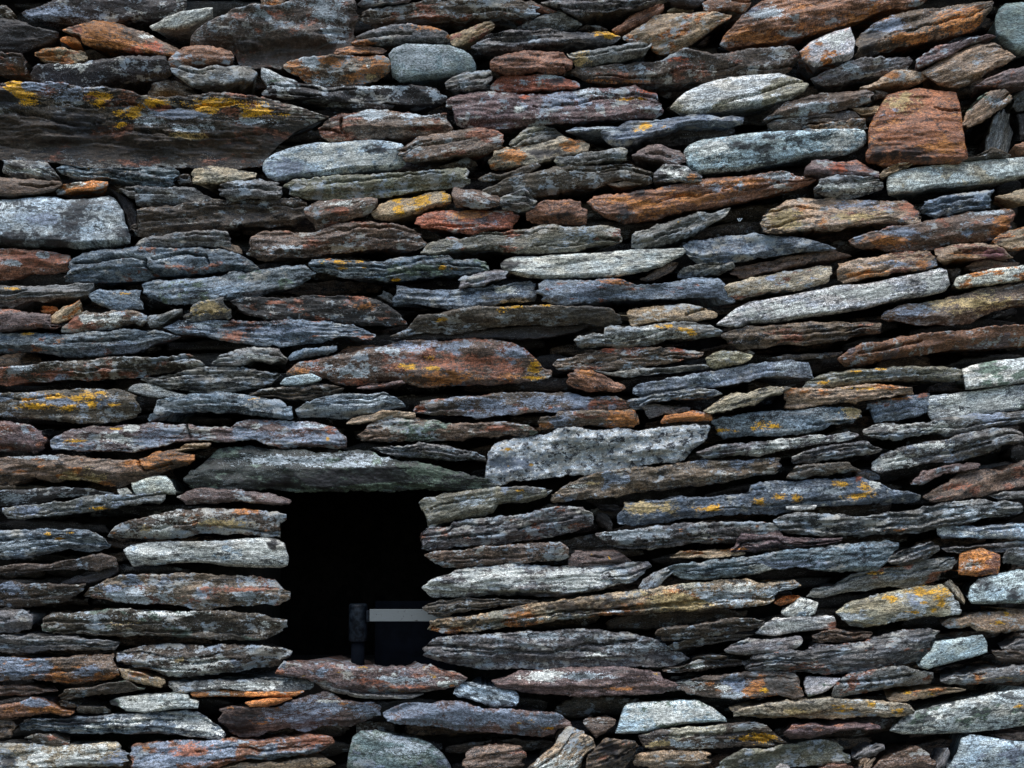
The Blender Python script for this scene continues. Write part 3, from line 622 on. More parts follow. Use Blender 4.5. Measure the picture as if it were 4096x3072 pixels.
W:l7y1|189,88 191,80 191,70 192,62 196,56 205,52 215,51 225,50 237,48 248,43 260,43 278,44 295,42 315,44 345,41 358,39 370,40 369,46 365,54 357,60 351,68 340,70 325,71 310,73 290,78 265,80 245,81 230,84 210,85 195,89|*big black and white mottled block
f:y1b2|136,104 140,100 155,96 175,93 190,91 205,91 220,90 240,93 240,97 225,101 210,102 200,104 195,112 180,115 165,117 150,120 145,125 142,118 143,110 138,108|*grey stone with a downturned left corner at the opening
g:l3s3r1|139,127 140,124 160,122 163,118 178,116 200,114 215,113 235,108 250,106 268,106 274,112 277,120 265,125 250,129 230,133 210,135 185,137 160,139 145,141 140,140 139,132|*grey ridged stone with a chopped left end at the opening
n:l4s2|140,145 150,142 170,141 190,138 215,137 240,135 250,135 256,140 257,147 240,150 220,152 200,152 180,154 170,155 155,155 148,151|*brownish flat stone at the right of the opening
m:y1s2|257,145 262,142 280,142 295,142 305,147 307,152 290,153 275,155 258,153|small purplish stone with two yellow dots
@2000,1500
b:s5l3|104,20 112,17 130,14 145,11 160,10 173,12 179,15 170,18 155,19 140,19 120,22 108,27 104,26|grey wedge stone pointing right
g:d1|113,25 125,23 145,25 155,26 155,29 145,30 130,32 120,34|small grey block
e:s4|163,29 172,23 180,17 190,14 198,15 208,11 218,9 230,9 235,10 225,15 215,17 205,24 190,26 178,29 168,31|olive crumbly stone
n:r4b3|30,35 45,33 46,30 65,29 85,28 105,28 111,29 111,41 95,42 75,40 55,42 40,43 30,43|*flat rusty brick-like stone with an orange right end
o:l2m3|129,38 133,33 140,31 158,29 170,31 171,36 160,37 145,37 131,39|*small orange and purple slab chip
n:d1|-8,41 0,39 15,39 25,42 30,46 20,48 0,46|brown tapering end stone
b:y4s2|171,37 180,34 195,31 215,29 235,28 260,26 285,25 290,28 293,33 285,38 270,39 260,44 240,47 220,48 205,48 180,49 174,44|*grey-blue squared stone with yellow patches
g:l6s2|165,66 158,62 175,56 195,54 215,53 235,50 250,48 270,47 284,45 291,48 285,51 265,54 240,58 225,61 210,65 195,63 180,65|thin grey stone with a white edge
n:s2b1l1|41,96 50,90 65,82 80,78 100,75 125,73 150,69 165,68 190,69 210,68 225,67 228,73 222,79 205,81 190,84 170,88 145,90 130,93 110,94 90,98 70,100 43,103|*very long dark brown slab with a pointed left end
g:y1|-8,92 5,91 20,90 35,91 42,93 38,98 25,100 10,100 -8,103|small grey stone with olive lichen
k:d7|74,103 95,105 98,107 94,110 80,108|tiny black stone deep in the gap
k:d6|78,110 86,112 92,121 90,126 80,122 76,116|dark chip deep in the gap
b:y5t2s2l1|97,110 100,103 115,101 135,99 150,98 170,98 190,96 205,94 201,90 215,85 235,85 260,84 290,82 305,87 315,92 330,94 339,97 338,101 325,102 300,103 280,104 255,106 235,110 215,112 195,112 170,114 150,116 130,120 110,121 95,120|*very long grey slab dotted with yellow
w:s2o2|230,106 240,105 255,105 253,108 240,109 231,108|small cream flake
g:l5o1s5|77,128 85,126 105,125 125,122 142,120 155,119 180,118 200,118 220,119 224,124 227,128 225,132 215,134 200,135 180,136 160,135 140,138 120,140 100,140 88,137 80,132|*rough grey layered stone
t:o3|137,147 145,142 160,141 180,140 198,139 198,143 185,146 165,147 145,147|*thin tan stone with an orange tip
d|196,139 210,137 230,135 245,137 240,141 220,142 200,142|dark flat stone
b:s3|133,157 140,153 165,151 190,147 210,145 235,140 255,139 280,136 315,134 321,135 318,142 313,149 305,156 292,158 275,159 262,157 240,155 220,157 200,162 180,164 160,165 145,164 138,160|*very long dull blue slab
@2996,1500
t:o3s2|30,12 45,10 65,12 80,9 100,8 120,9 130,10 134,15 120,16 100,19 80,22 60,23 45,26 32,27 30,20|*tan and brown stone with a square left end
b:r3d1|101,38 102,32 110,26 95,27 97,23 110,20 130,17 143,15 146,20 146,29 135,33 120,36|*blue and rust block beside the pale slab
w:g1s2|144,17 160,15 180,13 205,9 232,6 232,26 215,28 195,31 170,34 150,35 146,30|*pale grained slab at the right edge
g:l5s3|92,46 100,40 115,39 130,40 145,39 160,34 175,32 195,31 215,29 232,29 232,35 215,39 195,41 175,46 160,49 150,47 135,48 120,52 105,50 95,49|*long grey stone with a white rippled face
g:b4l4s2|101,76 103,69 110,63 125,58 140,55 160,51 175,47 195,43 212,43 220,47 224,53 210,55 195,62 180,66 165,70 145,70 130,74 115,77 105,78|*big layered blue-grey stone with white front
g:l3s5|35,66 45,61 60,58 80,55 95,52 99,57 107,60 100,64 85,65 65,68 50,71 38,70|dark fissured stone
d:l1|30,83 36,76 45,73 60,71 80,70 84,74 90,77 75,78 60,80 45,83|brown-grey flat stone
d:d3b1|86,76 98,76 107,83 100,85 88,82|small dark wedge
m:l2|130,88 138,80 140,77 155,74 175,71 187,71 188,75 175,77 160,79 150,83 140,88|small flat purple-grey stone
n:r4s1|141,98 150,92 160,88 170,80 180,76 195,76 205,77 215,71 225,69 232,68 232,87 220,90 205,93 190,98 170,101 150,102 142,100|*tilted brown stone with pinkish scar
g|196,97 205,94 220,93 232,93 232,100 215,100 203,100|small grey stone at the right edge
g:l4s5|20,117 30,112 50,111 75,112 95,114 115,111 135,108 155,104 170,101 190,101 205,101 218,102 221,108 218,112 205,114 190,116 170,120 155,122 140,127 120,128 100,129 80,130 50,130 30,127 23,122|*very long dark ridged stone
b:c3l3|153,123 170,122 190,122 210,120 232,119 232,132 215,132 195,131 175,131 158,131 154,128|*pale blue ribbed stone at the right edge
m:s5|-5,127 8,124 22,122 26,125 28,130 40,131 55,132 75,131 76,133 60,136 42,139 25,141 5,142 -15,142 -10,135|*low brownish splintered stone
t:l4s4|-3,120 8,119 20,120 26,125 22,130 8,134 -5,133|small tan streaked stone end
g:s6l3|112,150 120,143 133,138 145,134 152,137 154,141 148,147 135,151 125,153 115,152|grey crumpled stone
g:s5|155,140 165,139 185,138 200,136 215,134 232,134 232,139 215,141 200,143 180,144 160,143|thin grey stone
o:r5|168.5,160 169,145 174,142 187,140 197,143 202.5,145 202,160 185,162.5|*small orange cube-like stone
g:l2|204,147 208,140 220,140 232,141 232,153 220,154 206,152|small grey stone
g:y1r1|48,179 53,173 70,170 85,161 100,156 115,154 135,151 150,149 165,147 169,150 166,155 156,159 157,166 145,169 130,172 110,172 90,175 70,178 60,179|*grey slab with small orange stains
@0,2247
d:b2s2|-8,22 0,18 8,15 15,16 25,18 45,18 60,19 69,18 66,22 60,27 50,32 35,35 15,37 -8,37|*dark tapered slab with bluish tip at the left edge
n:l5b3r2s2|64,28 70,22 85,14 95,11 115,11 145,10 175,11 200,12 220,15 225,21 232,25 230,31 223,35 205,35 190,36 175,38 160,40 150,38 140,35 115,35 95,33 80,31|*long brown and white flaky stone left of the opening
g:l2|-8,39 10,39 26,40 26,47 20,48 26,54 10,57 -8,57|*dark grey squared block at the left edge
d:l3g3|34,55 36,46 41,42 60,41 85,38 105,38 112,41 135,41 160,40 185,40 205,42 216,44 220,46 228,47 229,53 223,58 210,63 190,64 170,63 150,62 130,60 110,60 85,60 60,59 40,59|*long dark stone with a pale rippled top edge
g:l2s4|-8,60 10,60 25,59 40,61 60,61 85,63 94,66 91,72 75,72 55,70 35,72 15,75 -8,73|*long dark layered stone at the left edge
n:b5o4|-8,77 15,78 40,78 60,76 80,75 89,75 92,81 94,88 93,94 80,96 65,98 55,99 40,97 22,95 10,96 -8,97|*broad stone marbled blue and rust at the left edge
d:l5s2b1|90,76 100,71 120,68 145,68 175,68 200,68 220,68 234,73 232,77 220,80 225,84 205,86 190,89 170,92 150,94 130,92 115,87 100,84 92,82|*big dark lens with a bright white centre patch
t:l4r2|95,86 102,87 112,90 122,94 131,95 133,98 128,101 115,99 103,95 97,91|*small pale tan lens tilted down to the right
g:l4y1s3|134,97 145,97 165,96 190,96 205,95 230,94 245,96 252,98 250,104 235,106 220,105 200,104 180,103 160,105 137,105|*flat grey stone with whitish face
o:l3s2|152,106 170,104 195,105 215,105 232,105 245,104 238,108 215,108 190,109 165,109 154,109|*thin orange and cream sliver
n|-8,102 10,100 22,100 35,103 46,104 35,106 20,108 -8,109|small brown stone at the left edge
d:g2|46,109 52,103 70,101 90,97 102,97 110,102 115,103 105,106 90,107 70,109 50,110|dark lens stone
r:o2b1|-8,122 0,115 15,113 25,110 35,111 45,117 52,119 60,121 55,124 40,123 20,125 5,126 -8,126|*rust stone with an orange streak at the left edge
d:d1|45,113 52,112 60,114 62,117 55,118 48,116|tiny dark chip
d:d1|62,116 75,116 86,117 87,122 75,123 63,122|small brown block
w:s4g3|86,113 92,110 105,109 125,107 140,106 151,107 153,111 160,113 159,118 145,118 130,120 115,122 100,121 93,117 88,116|*pale grey stone with a dark left end
n:s4|-8,127 3,127 12,129 13,134 9,141 -8,142|small round brown stone at the left edge
b:l6s5|13,137 14,132 25,128 50,126 75,124 100,123 125,121 150,121 160,125 172,132 181,140 178,143 165,143 150,142 142,139 125,140 100,140 75,140 50,139 30,138|*long grey-blue arrow-shaped stone with white spots
d:r1|19,142 25,140 40,139 48,143 56,147 50,149 38,149 25,148|small brown-grey lens stone
m:d1l1b2o1|176,124 178,119 183,116 195,117 210,118 225,116 235,112 248,108 260,105 268,105 275,110 290,112 302,113 305,118 307,124 295,128 280,134 260,134 250,137 240,139 230,136 215,138 205,143 190,143 180,138 176,131|*big purplish grey slab with a dark left end
o|196,114 205,112 220,110 235,110 225,114 212,117 200,117|*bright orange chip lying on a purplish slab
e:l8s1|-8,148 15,147 40,149 60,148 80,146 95,146 97,150 102,155 102,160 95,165 75,165 50,166 20,170 -8,170|*pale stone with white crusty lichen in the bottom left corner
r:b6l2|104,153 106,149 120,146 140,145 160,145 185,143 205,145 225,143 240,142 255,140 267,140 269,146 262,150 255,154 235,157 215,161 195,160 175,166 150,168 120,170 105,167|*long reddish stone with grey-blue mottling
t:s3|175,168 195,162 220,162 240,159 255,157 262,158 270,163 260,165 240,168 200,172|thin tan stone on the bottom edge
@1000,2247
m:b3l3y2r2|26,81 40,82 65,82 90,84 115,86 135,86 145,83 152,87 165,90 175,94 170,98 167,102 155,103 140,106 125,108 110,110 90,108 70,104 60,100 45,95 35,93 20,90|*long sill stone with a reddish band below the opening
g:d1l1|35,91 60,94 66,98 90,107 120,108 140,107 130,110 100,111 75,108 60,104 50,96|dark sloping underlayer stone
c:s5|163,106 166,101 172,97 185,99 200,102 214,106 216,113 215,117 205,118 193,117 180,112 170,109|*small pale blue-grey brick just below the sill
m:b8|108,128 106,124 112,119 125,115 140,114 155,112 165,112 178,115 190,118 205,119 218,119 232,121 245,122 252,125 258,130 258,133 248,135 245,140 236,142 215,142 200,140 175,138 150,134 130,133 115,132|*brown stone with large round blue-grey lichen spots
v:d2l2b2|77,168 79,155 82,142 88,137 100,136 115,140 135,143 145,147 155,155 161,165 163,175 77,175|*large rounded grey-green boulder at the bottom
n:s3r2|171,168 174,155 180,150 195,148 205,147 215,149 221,153 221,160 218,166 205,170 175,172|*small crumbly brown block in the bottom row
m:y1|194,96 205,94 215,90 230,88 245,87 262,85 275,86 300,86 320,88 331,90 333,95 345,100 342,104 325,108 305,109 285,109 265,110 245,108 225,107 212,104 200,102|*long purplish layered stone with flaky top
g:l8s3|138,21 142,17 150,13 162,9 165,7 180,5 195,3 225,3 245,4 265,4 290,3 310,1 323,0 324,4 319,9 312,15 300,18 285,22 270,26 245,29 225,29 205,27 185,28 160,29 146,29|*long silvery white crinkled stone at the right of the opening
d:s3|138,37 145,34 160,31 180,30 205,30 222,31 232,32 222,35 200,37 175,40 155,44 143,43|dark slim stone at the opening
t:o2e3s4l3|142,55 145,48 160,45 180,44 200,40 215,37 230,34 250,31 280,27 310,23 325,22 345,18 365,16 390,14 402,14 410,17 422,17 438,15 444,19 437,22 425,24 422,31 415,35 400,36 380,37 360,39 335,41 300,43 275,45 250,47 230,50 210,53 190,56 160,58|*very long brown slab whose right half is pale and speckled
g:s5l3|138,70 143,65 150,61 170,59 195,58 220,57 240,56 270,55 290,57 305,58 325,63 335,67 340,72 350,75 355,79 345,84 330,87 310,85 285,86 260,86 235,88 205,87 190,88 170,86 150,81 140,76|*massive dark flaky slab right of the opening
@2000,2247
g:l6|112,22 115,14 122,9 131,6 137,6 139,10 133,15 129,20 127,24 120,25 116,24|*tiny upright bluish white pebble
d:s4l1|125,58 128,53 145,52 160,50 180,47 205,46 213,48 212,53 200,57 180,60 160,62 140,64 130,63|dark layered stone
d:l1|134,69 139,65 155,63 175,61 195,59 205,59 195,63 175,66 155,70 140,71|thin dark brown sliver
w:d1s4|206,58 212,52 222,45 220,46 225,46 240,44 258,45 270,44 272,50 271,54 255,55 240,57 220,60|*whitish stone with brown right end
g:l3|180,71 190,66 200,63 215,63 235,61 245,63 242,69 230,72 215,73 195,75 185,74|grey lens stone
d:l3s4|131,88 140,86 150,83 160,80 175,79 195,79 197,82 185,86 165,88 145,90|thin streaky dark stone
d:l3|155,79 162,76 175,75 183,76 175,79 160,80|tiny grey sliver
g:r2l2s5|197,83 202,77 220,72 235,71 245,72 265,68 290,65 305,60 325,55 345,54 355,56 350,60 345,68 348,74 340,81 325,84 300,87 290,90 270,91 245,90 225,89 205,90 197,87|*big crumpled grey-brown layered stone
d:o4l3y1|126,104 135,100 150,97 165,93 190,90 215,89 230,89 240,91 242,100 245,108 240,111 225,108 205,110 190,111 175,111 160,108 145,105 130,105|*dark stone with rusty orange and white patches
c:g2|93,139 96,130 100,118 103,115 120,114 145,112 160,113 172,118 182,126 183,129 175,129 155,131 135,134 120,138 100,140|*clean pale blue block with a pointed right end
n:l1|67,129 69,126 80,125 93,127 92,131 85,138 77,142 72,136|*small brown heart-shaped wedge
t:l2|186,119 200,118 225,115 245,112 260,111 285,112 300,112 315,113 330,116 332,121 325,124 305,125 280,126 260,126 235,127 215,127 200,126 188,122|*long tan-grey stone with orange dots
d:y5e3l3|111,141 125,136 145,134 165,132 185,130 205,130 215,133 222,140 232,146 225,148 205,150 185,150 165,151 145,153 125,152 113,149|*brown slab with yellow patch on its right end
t:l3|108,160 112,155 125,153 145,153 165,153 169,156 169,162 160,167 130,167 110,166|*small tan block near the bottom edge
t:l5s3|20,168 30,160 42,150 48,140 57,133 68,137 75,143 76,150 68,158 65,168 60,175 20,175|*tilted greyish block with a speckled white foot
n:s5r1|68,168 70,158 76,150 85,141 95,142 108,145 112,149 108,158 103,166 100,174 68,174|*upright brown-grey block with a dark top
f:l3|172,168 180,158 195,151 215,151 230,148 245,146 265,145 275,148 282,156 284,163 265,166 240,168 210,172 175,172|*grey-green layered stone on the bottom row
@2996,2247
w:c2s2|26,41 33,36 43,29 50,31 56,33 54,42 48,45 38,45 30,44|*small bluish faceted pebble
o:d3|20,33 30,28 40,27 42,29 34,34 25,36|tiny dark orange chip in a hollow
e:y5w4|70,41 80,33 95,29 115,25 140,21 158,18 163,22 170,32 173,43 160,44 140,46 125,48 110,50 95,54 85,53 77,48|*big cream stone with yellow lichen near the right edge
e:l1|158,18 164,15 169,20 174,30 173,34 168,30 163,22|*small cream flake leaning on the big cream stone
c:s4|177,30 179,20 187,14 205,10 220,7 232,8 232,33 215,34 195,34 180,34|*pale blue rounded block at the right edge
t:l4y2|158,51 165,47 185,43 205,40 220,39 232,39 232,54 215,56 200,57 185,56 180,52 165,55|*tan-white stone with yellow streaks at the right edge
c:s1|137,85 140,78 147,72 150,65 165,63 180,61 190,59 194,67 194,73 185,77 170,80 155,84 145,87|*clean pale blue tilted block
n:s4r2|52,60 60,56 72,54 85,57 100,57 99,61 88,63 75,66 60,66 53,64|small rusty flaky chip
g|49,70 55,67 72,68 68,71 58,72|tiny grey chip
d:d1|195,72 210,70 232,72 232,82 210,82 198,78|dark brown stone at the right edge
g:d1|203,70 215,64 232,61 232,69 215,71|small dark grey stone at the right edge
g:l3o2|154,96 165,93 180,90 200,86 220,84 232,83 232,96 215,98 195,99 175,99 160,98|*grey-brown stone at the right edge with an ochre streak
w:g3|44,99 46,93 60,93 74,94 69,100 62,105 55,107 48,109 45,104|*small pale greenish triangular stone
g:l4r2|67,107 70,101 76,93 85,90 100,88 112,84 125,84 140,88 149,90 149,99 135,101 115,103 95,107 75,110 68,110|*grey layered stone with an olive stripe
t:o2y1|112,111 118,107 135,104 155,102 170,102 175,103 165,106 145,111 125,113 115,113|*thin tan stone with orange flecks
e:y3s2d0|-10,119 10,115 30,113 55,111 80,111 100,113 115,113 131,115 132,122 120,124 105,124 95,120 80,120 65,120 50,123 30,125 10,123 -10,125|*long flat stone with orange-yellow lichen spots
w:g2s5|115,137 122,130 133,122 150,118 175,112 195,107 215,104 232,102 232,132 215,135 200,137 180,139 150,140 125,140|*big pale striped slab near the bottom right corner
m:r2|28,138 33,132 50,132 75,131 100,131 107,133 108,136 90,136 75,138 60,141 45,144 35,144|*flat maroon brown stone
n:d2|200,140 215,138 232,139 232,144 210,144|small brown stone at the right edge
c:b3g2s2|160,168 168,155 172,143 180,140 195,142 215,145 232,146 232,175 162,175|*large smooth blue-grey boulder in the bottom right corner
g:d1|84,159 88,154 97,149 108,148 110,151 103,156 93,159|small grey stone
n:d1l1|99,165 105,160 118,154 135,148 142,153 150,161 151,170 99,172|*brown-grey triangular stone at the bottom edge
t:d0s3|86,168 90,159 97,156 101,160 99,166 97,172 86,172|small fibrous tan stone
g:d1|152,165 156,156 161,150 163,156 162,166 155,172 152,170|*small upright grey splinter
r:m3|56,168 65,164 78,162 83,166 84,172 56,172|small reddish stone on the bottom edge
w|20,168 25,163 32,164 34,168 34,172 20,172|small pale stone on the bottom edge
'''
BLOBS = '''
@0,0
b 38 10 20 5;w 55 53 9 2;o 80 25 15 9;o 72 33 10 5;r 62 26 5 5;w 117 27 4 2;q 124 35 6 4;q 108 38 8 2;o 35 43 6 3;y 15 73 7 5;y 20 78 8 2;b 40 72 25 3;b 57 77 12 4;y 83 79 12 2;y 80 84 5 4;r 76 80 6 2;y 125 84 7 2;y 112 88 4 2;y 95 92 7 2;y 107 93 4 3;y 97 100 6 2;l 120 98 12 3;b 145 93 15 4;y 180 85 20 3;y 170 88 12 3;y 208 91 12 3;r 185 90 8 3;l 205 97 12 2;r 130 88 6 2;l 150 103 20 3;e 150 108 20 3;y 24 83 6 2;n 20 107 45 14;n 100 114 60 11;n 190 115 50 12;k 5 80 9 5;k 60 98 25 8;y 225 92 5 1;w 15 137 16 2;w 60 148 10 2
@1000,0
o 145 22 12 2;l 60 12 12 6;l 66 22 6 4;l 65 29 8 2;l 10 14 8 3;r 20 12 6 2;l 60 5 15 3;n 30 38 50 10;o 35 52 4 3;o 65 48 8 3;o 98 54 9 6;o 80 60 6 3;w 95 52 3 3;w 80 55 2 1;l 60 62 8 3;l 48 50 6 3;e 97 58 5 3;l 135 45 20 8;l 95 92 14 3;l 135 91 18 2;w 90 128 28 7;w 75 120 18 5;b 30 133 14 7;k 100 121 10 4;w 50 126 20 4;l 25 69 12 2;l 100 67 30 1
@2000,0
y 84 27 7 2;y 79 25 5 1;e 66 48 6 6;q 145 46 7 3;o 80 63 20 1;l 140 44 20 2;l 20 65 4 3;l 40 61 8 2;k 45 65 6 3;l 5 59 10 1;b 50 79 18 5;l 75 75 14 4;q 20 79 4 2;y 102 79 5 1;y 115 78 3 1;q 120 72 6 2;w 14 89 3 2;y 107 104 3 1;y 118 101 3 2;y 131 102 3 1;l 75 102 12 2;o 10 125 10 5;o 55 116 6 3;k 35 122 12 5;k 200 118 18 3;w 170 120 15 6;w 138 138 7 4;o 155 142 3 2;k 110 155 8 3;k 98 168 7 4;b 180 150 8 2;l 170 148 12 2;l 225 140 15 2;o 150 158 20 4;o 95 160 12 4;o 120 165 18 4
@2996,0
l 10 10 12 5;o 90 11 12 2;o 10 28 22 3;o 60 20 14 2;l 35 24 12 1;b 5 8 8 4;w 70 32 10 7;o 45 42 5 5;o 57 36 3 2;o 65 43 8 2;o 165 18 20 6;o 130 30 14 3;b 115 18 12 4;k 95 35 6 6;k 100 27 8 3;o 185 12 6 4;e 125 80 8 6;o 155 118 12 5;k 130 124 20 4;k 105 122 8 6;b 118 88 2 1;b 108 92 5 1;o 115 59 4 2;l 45 84 14 3;l 82 54 5 2;q 72 136 5 3;w 65 150 10 2;w 95 150 8 3;k 30 111 14 4;k 10 118 9 4;w 75 113 16 6;l 200 80 6 3
@0,750
k 60 15 10 9;k 57 32 12 8;k 15 40 18 5;k 45 42 16 5;b 35 26 12 4;k 98 38 6 6;r 25 57 20 6;l 32 55 8 4;l 10 60 8 3;w 80 106 16 3;r 60 108 5 4;y 98 85 5 1;y 9 81 4 1;e 168 98 12 4;l 160 109 12 2;r 190 118 8 3;o 48 124 3 2;o 28 130 4 1;y 22 117 3 1;r 10 155 12 3;r 35 149 10 3;l 20 145 6 2;b 45 151 5 2;w 203 136 5 1;b 100 129 20 4;l 118 55 20 2
@1000,750
w 75 13 9 2;r 72 18 8 3;y 117 10 4 2;y 137 9 7 5;y 118 17 4 3;y 157 8 3 3;o 175 21 8 3;b 197 27 4 2;y 72 59 8 2;o 63 57 3 1;y 74 64 4 1;y 92 64 2 1;y 155 63 2 1;y 163 64 3 1;y 117 73 3 1;l 82 67 14 3;y 88 59 4 1;w 206 82 6 2;o 92 95 6 2;r 87 88 6 2;r 20 92 10 1;y 153 106 3 1;y 202 97 4 2;b 135 126 34 3;l 110 130 8 3;o 160 152 20 5;y 145 137 5 2;y 147 145 6 2;y 127 144 6 2;r 170 140 28 6;r 85 156 6 2;o 40 148 5 2;l 80 147 15 4;l 30 47 12 1;l 100 27 12 1;b 15 113 20 3
@2000,750
k 50 22 6 2;y 3 98 4 2;y 15 96 5 1;y 37 95 3 1;y 28 143 4 4;y 25 152 6 1;o 5 152 8 3;b 15 132 12 4;r 5 142 10 5;o 90 75 9 2;b 72 82 15 5;b 155 82 20 4;k 8 62 7 5;w 125 117 9 4;w 143 118 7 4;y 135 112 8 2;y 145 114 5 2;y 155 116 4 2;w 95 121 9 2;q 87 130 4 2;q 142 130 4 1;o 165 133 4 1;d 75 101 14 6;o 68 150 6 3;l 150 152 20 2
@2996,750
o 58 27 4 3;r 130 16 6 5;e 90 22 15 3;b 90 13 15 3;o 45 16 6 2;e 30 25 10 6;o 205 30 6 8;o 112 43 15 3;b 125 36 12 3;l 195 20 12 2;o 172 54 8 2;m 195 54 10 3;o 142 60 6 4;b 110 61 18 2;o 95 69 14 2;b 19 72 4 2;b 52 72 2 1;k 30 83 28 2;b 125 100 15 4;e 180 92 20 6;y 87 148 4 1;y 107 146 3 1;y 62 156 3 1;l 115 149 20 2;b 95 125 9 3;l 35 142 10 5;w 30 100 30 5;w 100 85 25 5;w 150 74 10 7
@0,1500
y 42 17 10 2;y 23 19 5 1;y 65 18 11 3;y 75 22 5 3;y 30 25 11 2;y 55 26 6 2;y 91 24 4 1;y 80 14 4 1;b 50 21 8 3;l 145 24 20 2;y 206 19 4 1;w 104 43 6 3;w 94 52 7 4;b 125 48 12 5;y 60 53 6 1;y 95 43 5 1;b 205 48 14 4;w 205 42 3 3;e 57 82 6 3;e 73 82 9 4;o 82 87 5 2;o 130 66 18 6;l 35 66 16 1;l 10 99 12 3;l 60 97 8 1;y 79 107 5 1;b 20 109 12 3;w 145 116 13 4;w 128 122 7 4;e 175 119 14 2;e 118 123 6 2;o 120 123 3 1;y 39 128 2 1;y 47 132 3 1;y 58 127 3 1;l 10 137 14 4;l 60 134 14 3;w 210 145 18 8;w 120 142 14 5;w 160 142 20 3;k 50 60 8 1
@1000,1500
w 15 145 12 8;k 19 138 5 6;k 10 149 6 1;l 68 25 8 3;l 95 20 14 3;b 190 23 14 5;l 95 66 14 3;l 80 72 20 2;k 90 80 28 5;g 150 76 20 6;k 60 86 40 4;r 200 43 10 2;b 48 50 18 4;l 50 40 8 2;y 62 51 2 2;r 65 44 5 3;y 207 60 3 1;y 208 73 2 1;b 200 70 8 4;l 175 102 12 3;g 100 90 30 3;l 25 68 30 3
@2000,1500
b 5 27 8 4;b 30 20 10 5;b 60 20 12 4;r 85 22 12 3;y 25 72 2 1;y 15 93 3 1;o 100 36 11 6;b 48 36 8 4;o 37 40 5 2;o 150 34 14 2;y 210 39 6 3;y 182 44 6 1;w 205 61 10 1;w 60 89 9 2;e 75 87 5 1;e 120 107 16 4;y 170 107 8 2;y 207 102 4 2;l 100 128 16 3;l 30 108 18 1;o 190 140 8 1;y 74 145 1 1;y 88 147 1 1;w 210 155 9 3;b 12 72 14 5
@2996,1500
o 35 13 5 3;y 90 11 8 1;r 140 17 4 2;o 120 19 8 1;b 130 27 12 4;w 185 20 35 8;y 10 38 6 2;y 5 42 2 3;y 22 41 4 1;e 82 30 5 3;w 60 54 22 3;w 25 56 10 4;b 200 34 12 4;w 155 42 12 3;w 115 42 9 2;w 120 70 16 4;w 150 57 16 2;r 170 90 7 2;o 165 80 7 1;l 175 112 14 4;o 122 125 6 1;l 93 124 5 1;w 160 125 12 3;w 180 127 12 2;w 180 152 8 3;y 75 87 5 2;y 92 89 4 4;y 24 98 4 2;y 38 99 3 2;y 7 102 3 1;y 90 97 8 2;q 88 83 3 2;w 45 107 12 2;w 100 87 6 2;w 10 158 9 3;b 30 153 20 3;y 103 160 4 1;o 120 154 7 1;l 55 93 20 2
@0,2247
b 8 20 8 5;l 40 32 4 1;b 88 22 8 3;l 100 28 24 4;l 195 28 12 5;r 190 23 16 2;l 85 45 25 2;w 135 42 35 1;e 100 50 10 2;w 214 50 5 2;b 15 88 18 6;b 38 84 5 4;o 47 88 5 5;o 62 84 4 2;o 77 91 3 2;b 70 88 8 4;w 155 84 18 5;w 135 87 9 3;e 145 80 5 2;w 165 89 12 2;o 110 91 5 1;w 200 100 22 2;w 178 107 7 1;o 158 107 6 1;o 35 120 16 2;b 25 113 8 3;o 55 121 3 1;w 110 115 18 5;k 90 115 5 4;w 75 133 8 2;w 45 136 4 2;w 95 130 14 3;w 155 130 14 4;w 165 138 12 4;k 60 129 20 3;w 30 158 9 5;w 58 158 14 7;w 75 152 12 5;w 16 162 4 3;b 92 158 8 5;k 5 162 6 4;r 150 152 14 4;o 117 149 3 2;b 130 150 6 4;b 155 160 20 3;o 185 119 3 2;k 190 130 14 10
@1000,2247
b 45 122 20 8;b 90 120 12 6;w 63 112 8 1;o 75 114 4 1;r 55 145 10 3;w 116 91 2 1;l 120 95 22 2;r 100 96 12 2;r 135 101 14 1;w 155 99 8 2;o 162 100 2 1;b 130 124 15 9;b 165 127 14 8;b 175 120 10 7;b 195 127 6 4;b 212 126 5 5;l 128 152 18 4;l 110 142 10 3;w 200 12 30 6;w 160 22 20 6
@2000,2247
b 23 134 5 3;b 10 127 5 5;y 40 135 3 1;y 25 128 2 1;y 15 130 2 1;o 22 43 9 2;l 40 46 14 1;e 150 32 26 7;l 175 28 28 7;w 190 22 12 4;l 95 40 10 1;l 110 70 20 3;w 80 76 8 2;l 35 60 18 2;w 37 92 11 3;l 65 93 14 2;o 97 103 6 1;w 160 85 10 1;w 153 99 5 1;w 180 102 9 2;l 190 108 8 2;b 192 99 9 5;o 205 103 9 4;y 212 104 5 2;w 145 122 32 6;y 200 143 6 3;y 215 141 8 2;e 130 147 12 2;l 145 147 14 2;k 85 150 10 5;w 52 160 9 5;w 35 164 9 3;n 65 35 40 5;k 45 27 40 2;w 60 15 22 8
@2996,2247
w 35 52 12 3;r 70 50 3 2;y 145 25 13 3;y 152 28 4 2;y 116 30 4 2;y 133 41 4 1;y 156 34 2 3;y 151 39 2 1;b 132 30 6 4;y 142 33 3 1;y 210 42 4 1;y 200 49 4 1;k 190 16 6 5;k 212 25 6 3;y 75 117 5 2;e 38 121 9 2;y 98 115 4 2;y 122 119 4 2;w 105 116 4 2;l 80 113 8 1;y 130 106 3 1;y 149 107 2 1;e 205 94 9 1;y 218 116 3 1;y 13 104 4 2;o 5 103 5 3;y 8 142 12 3;l 20 25 15 4;d 25 99 16 6
'''
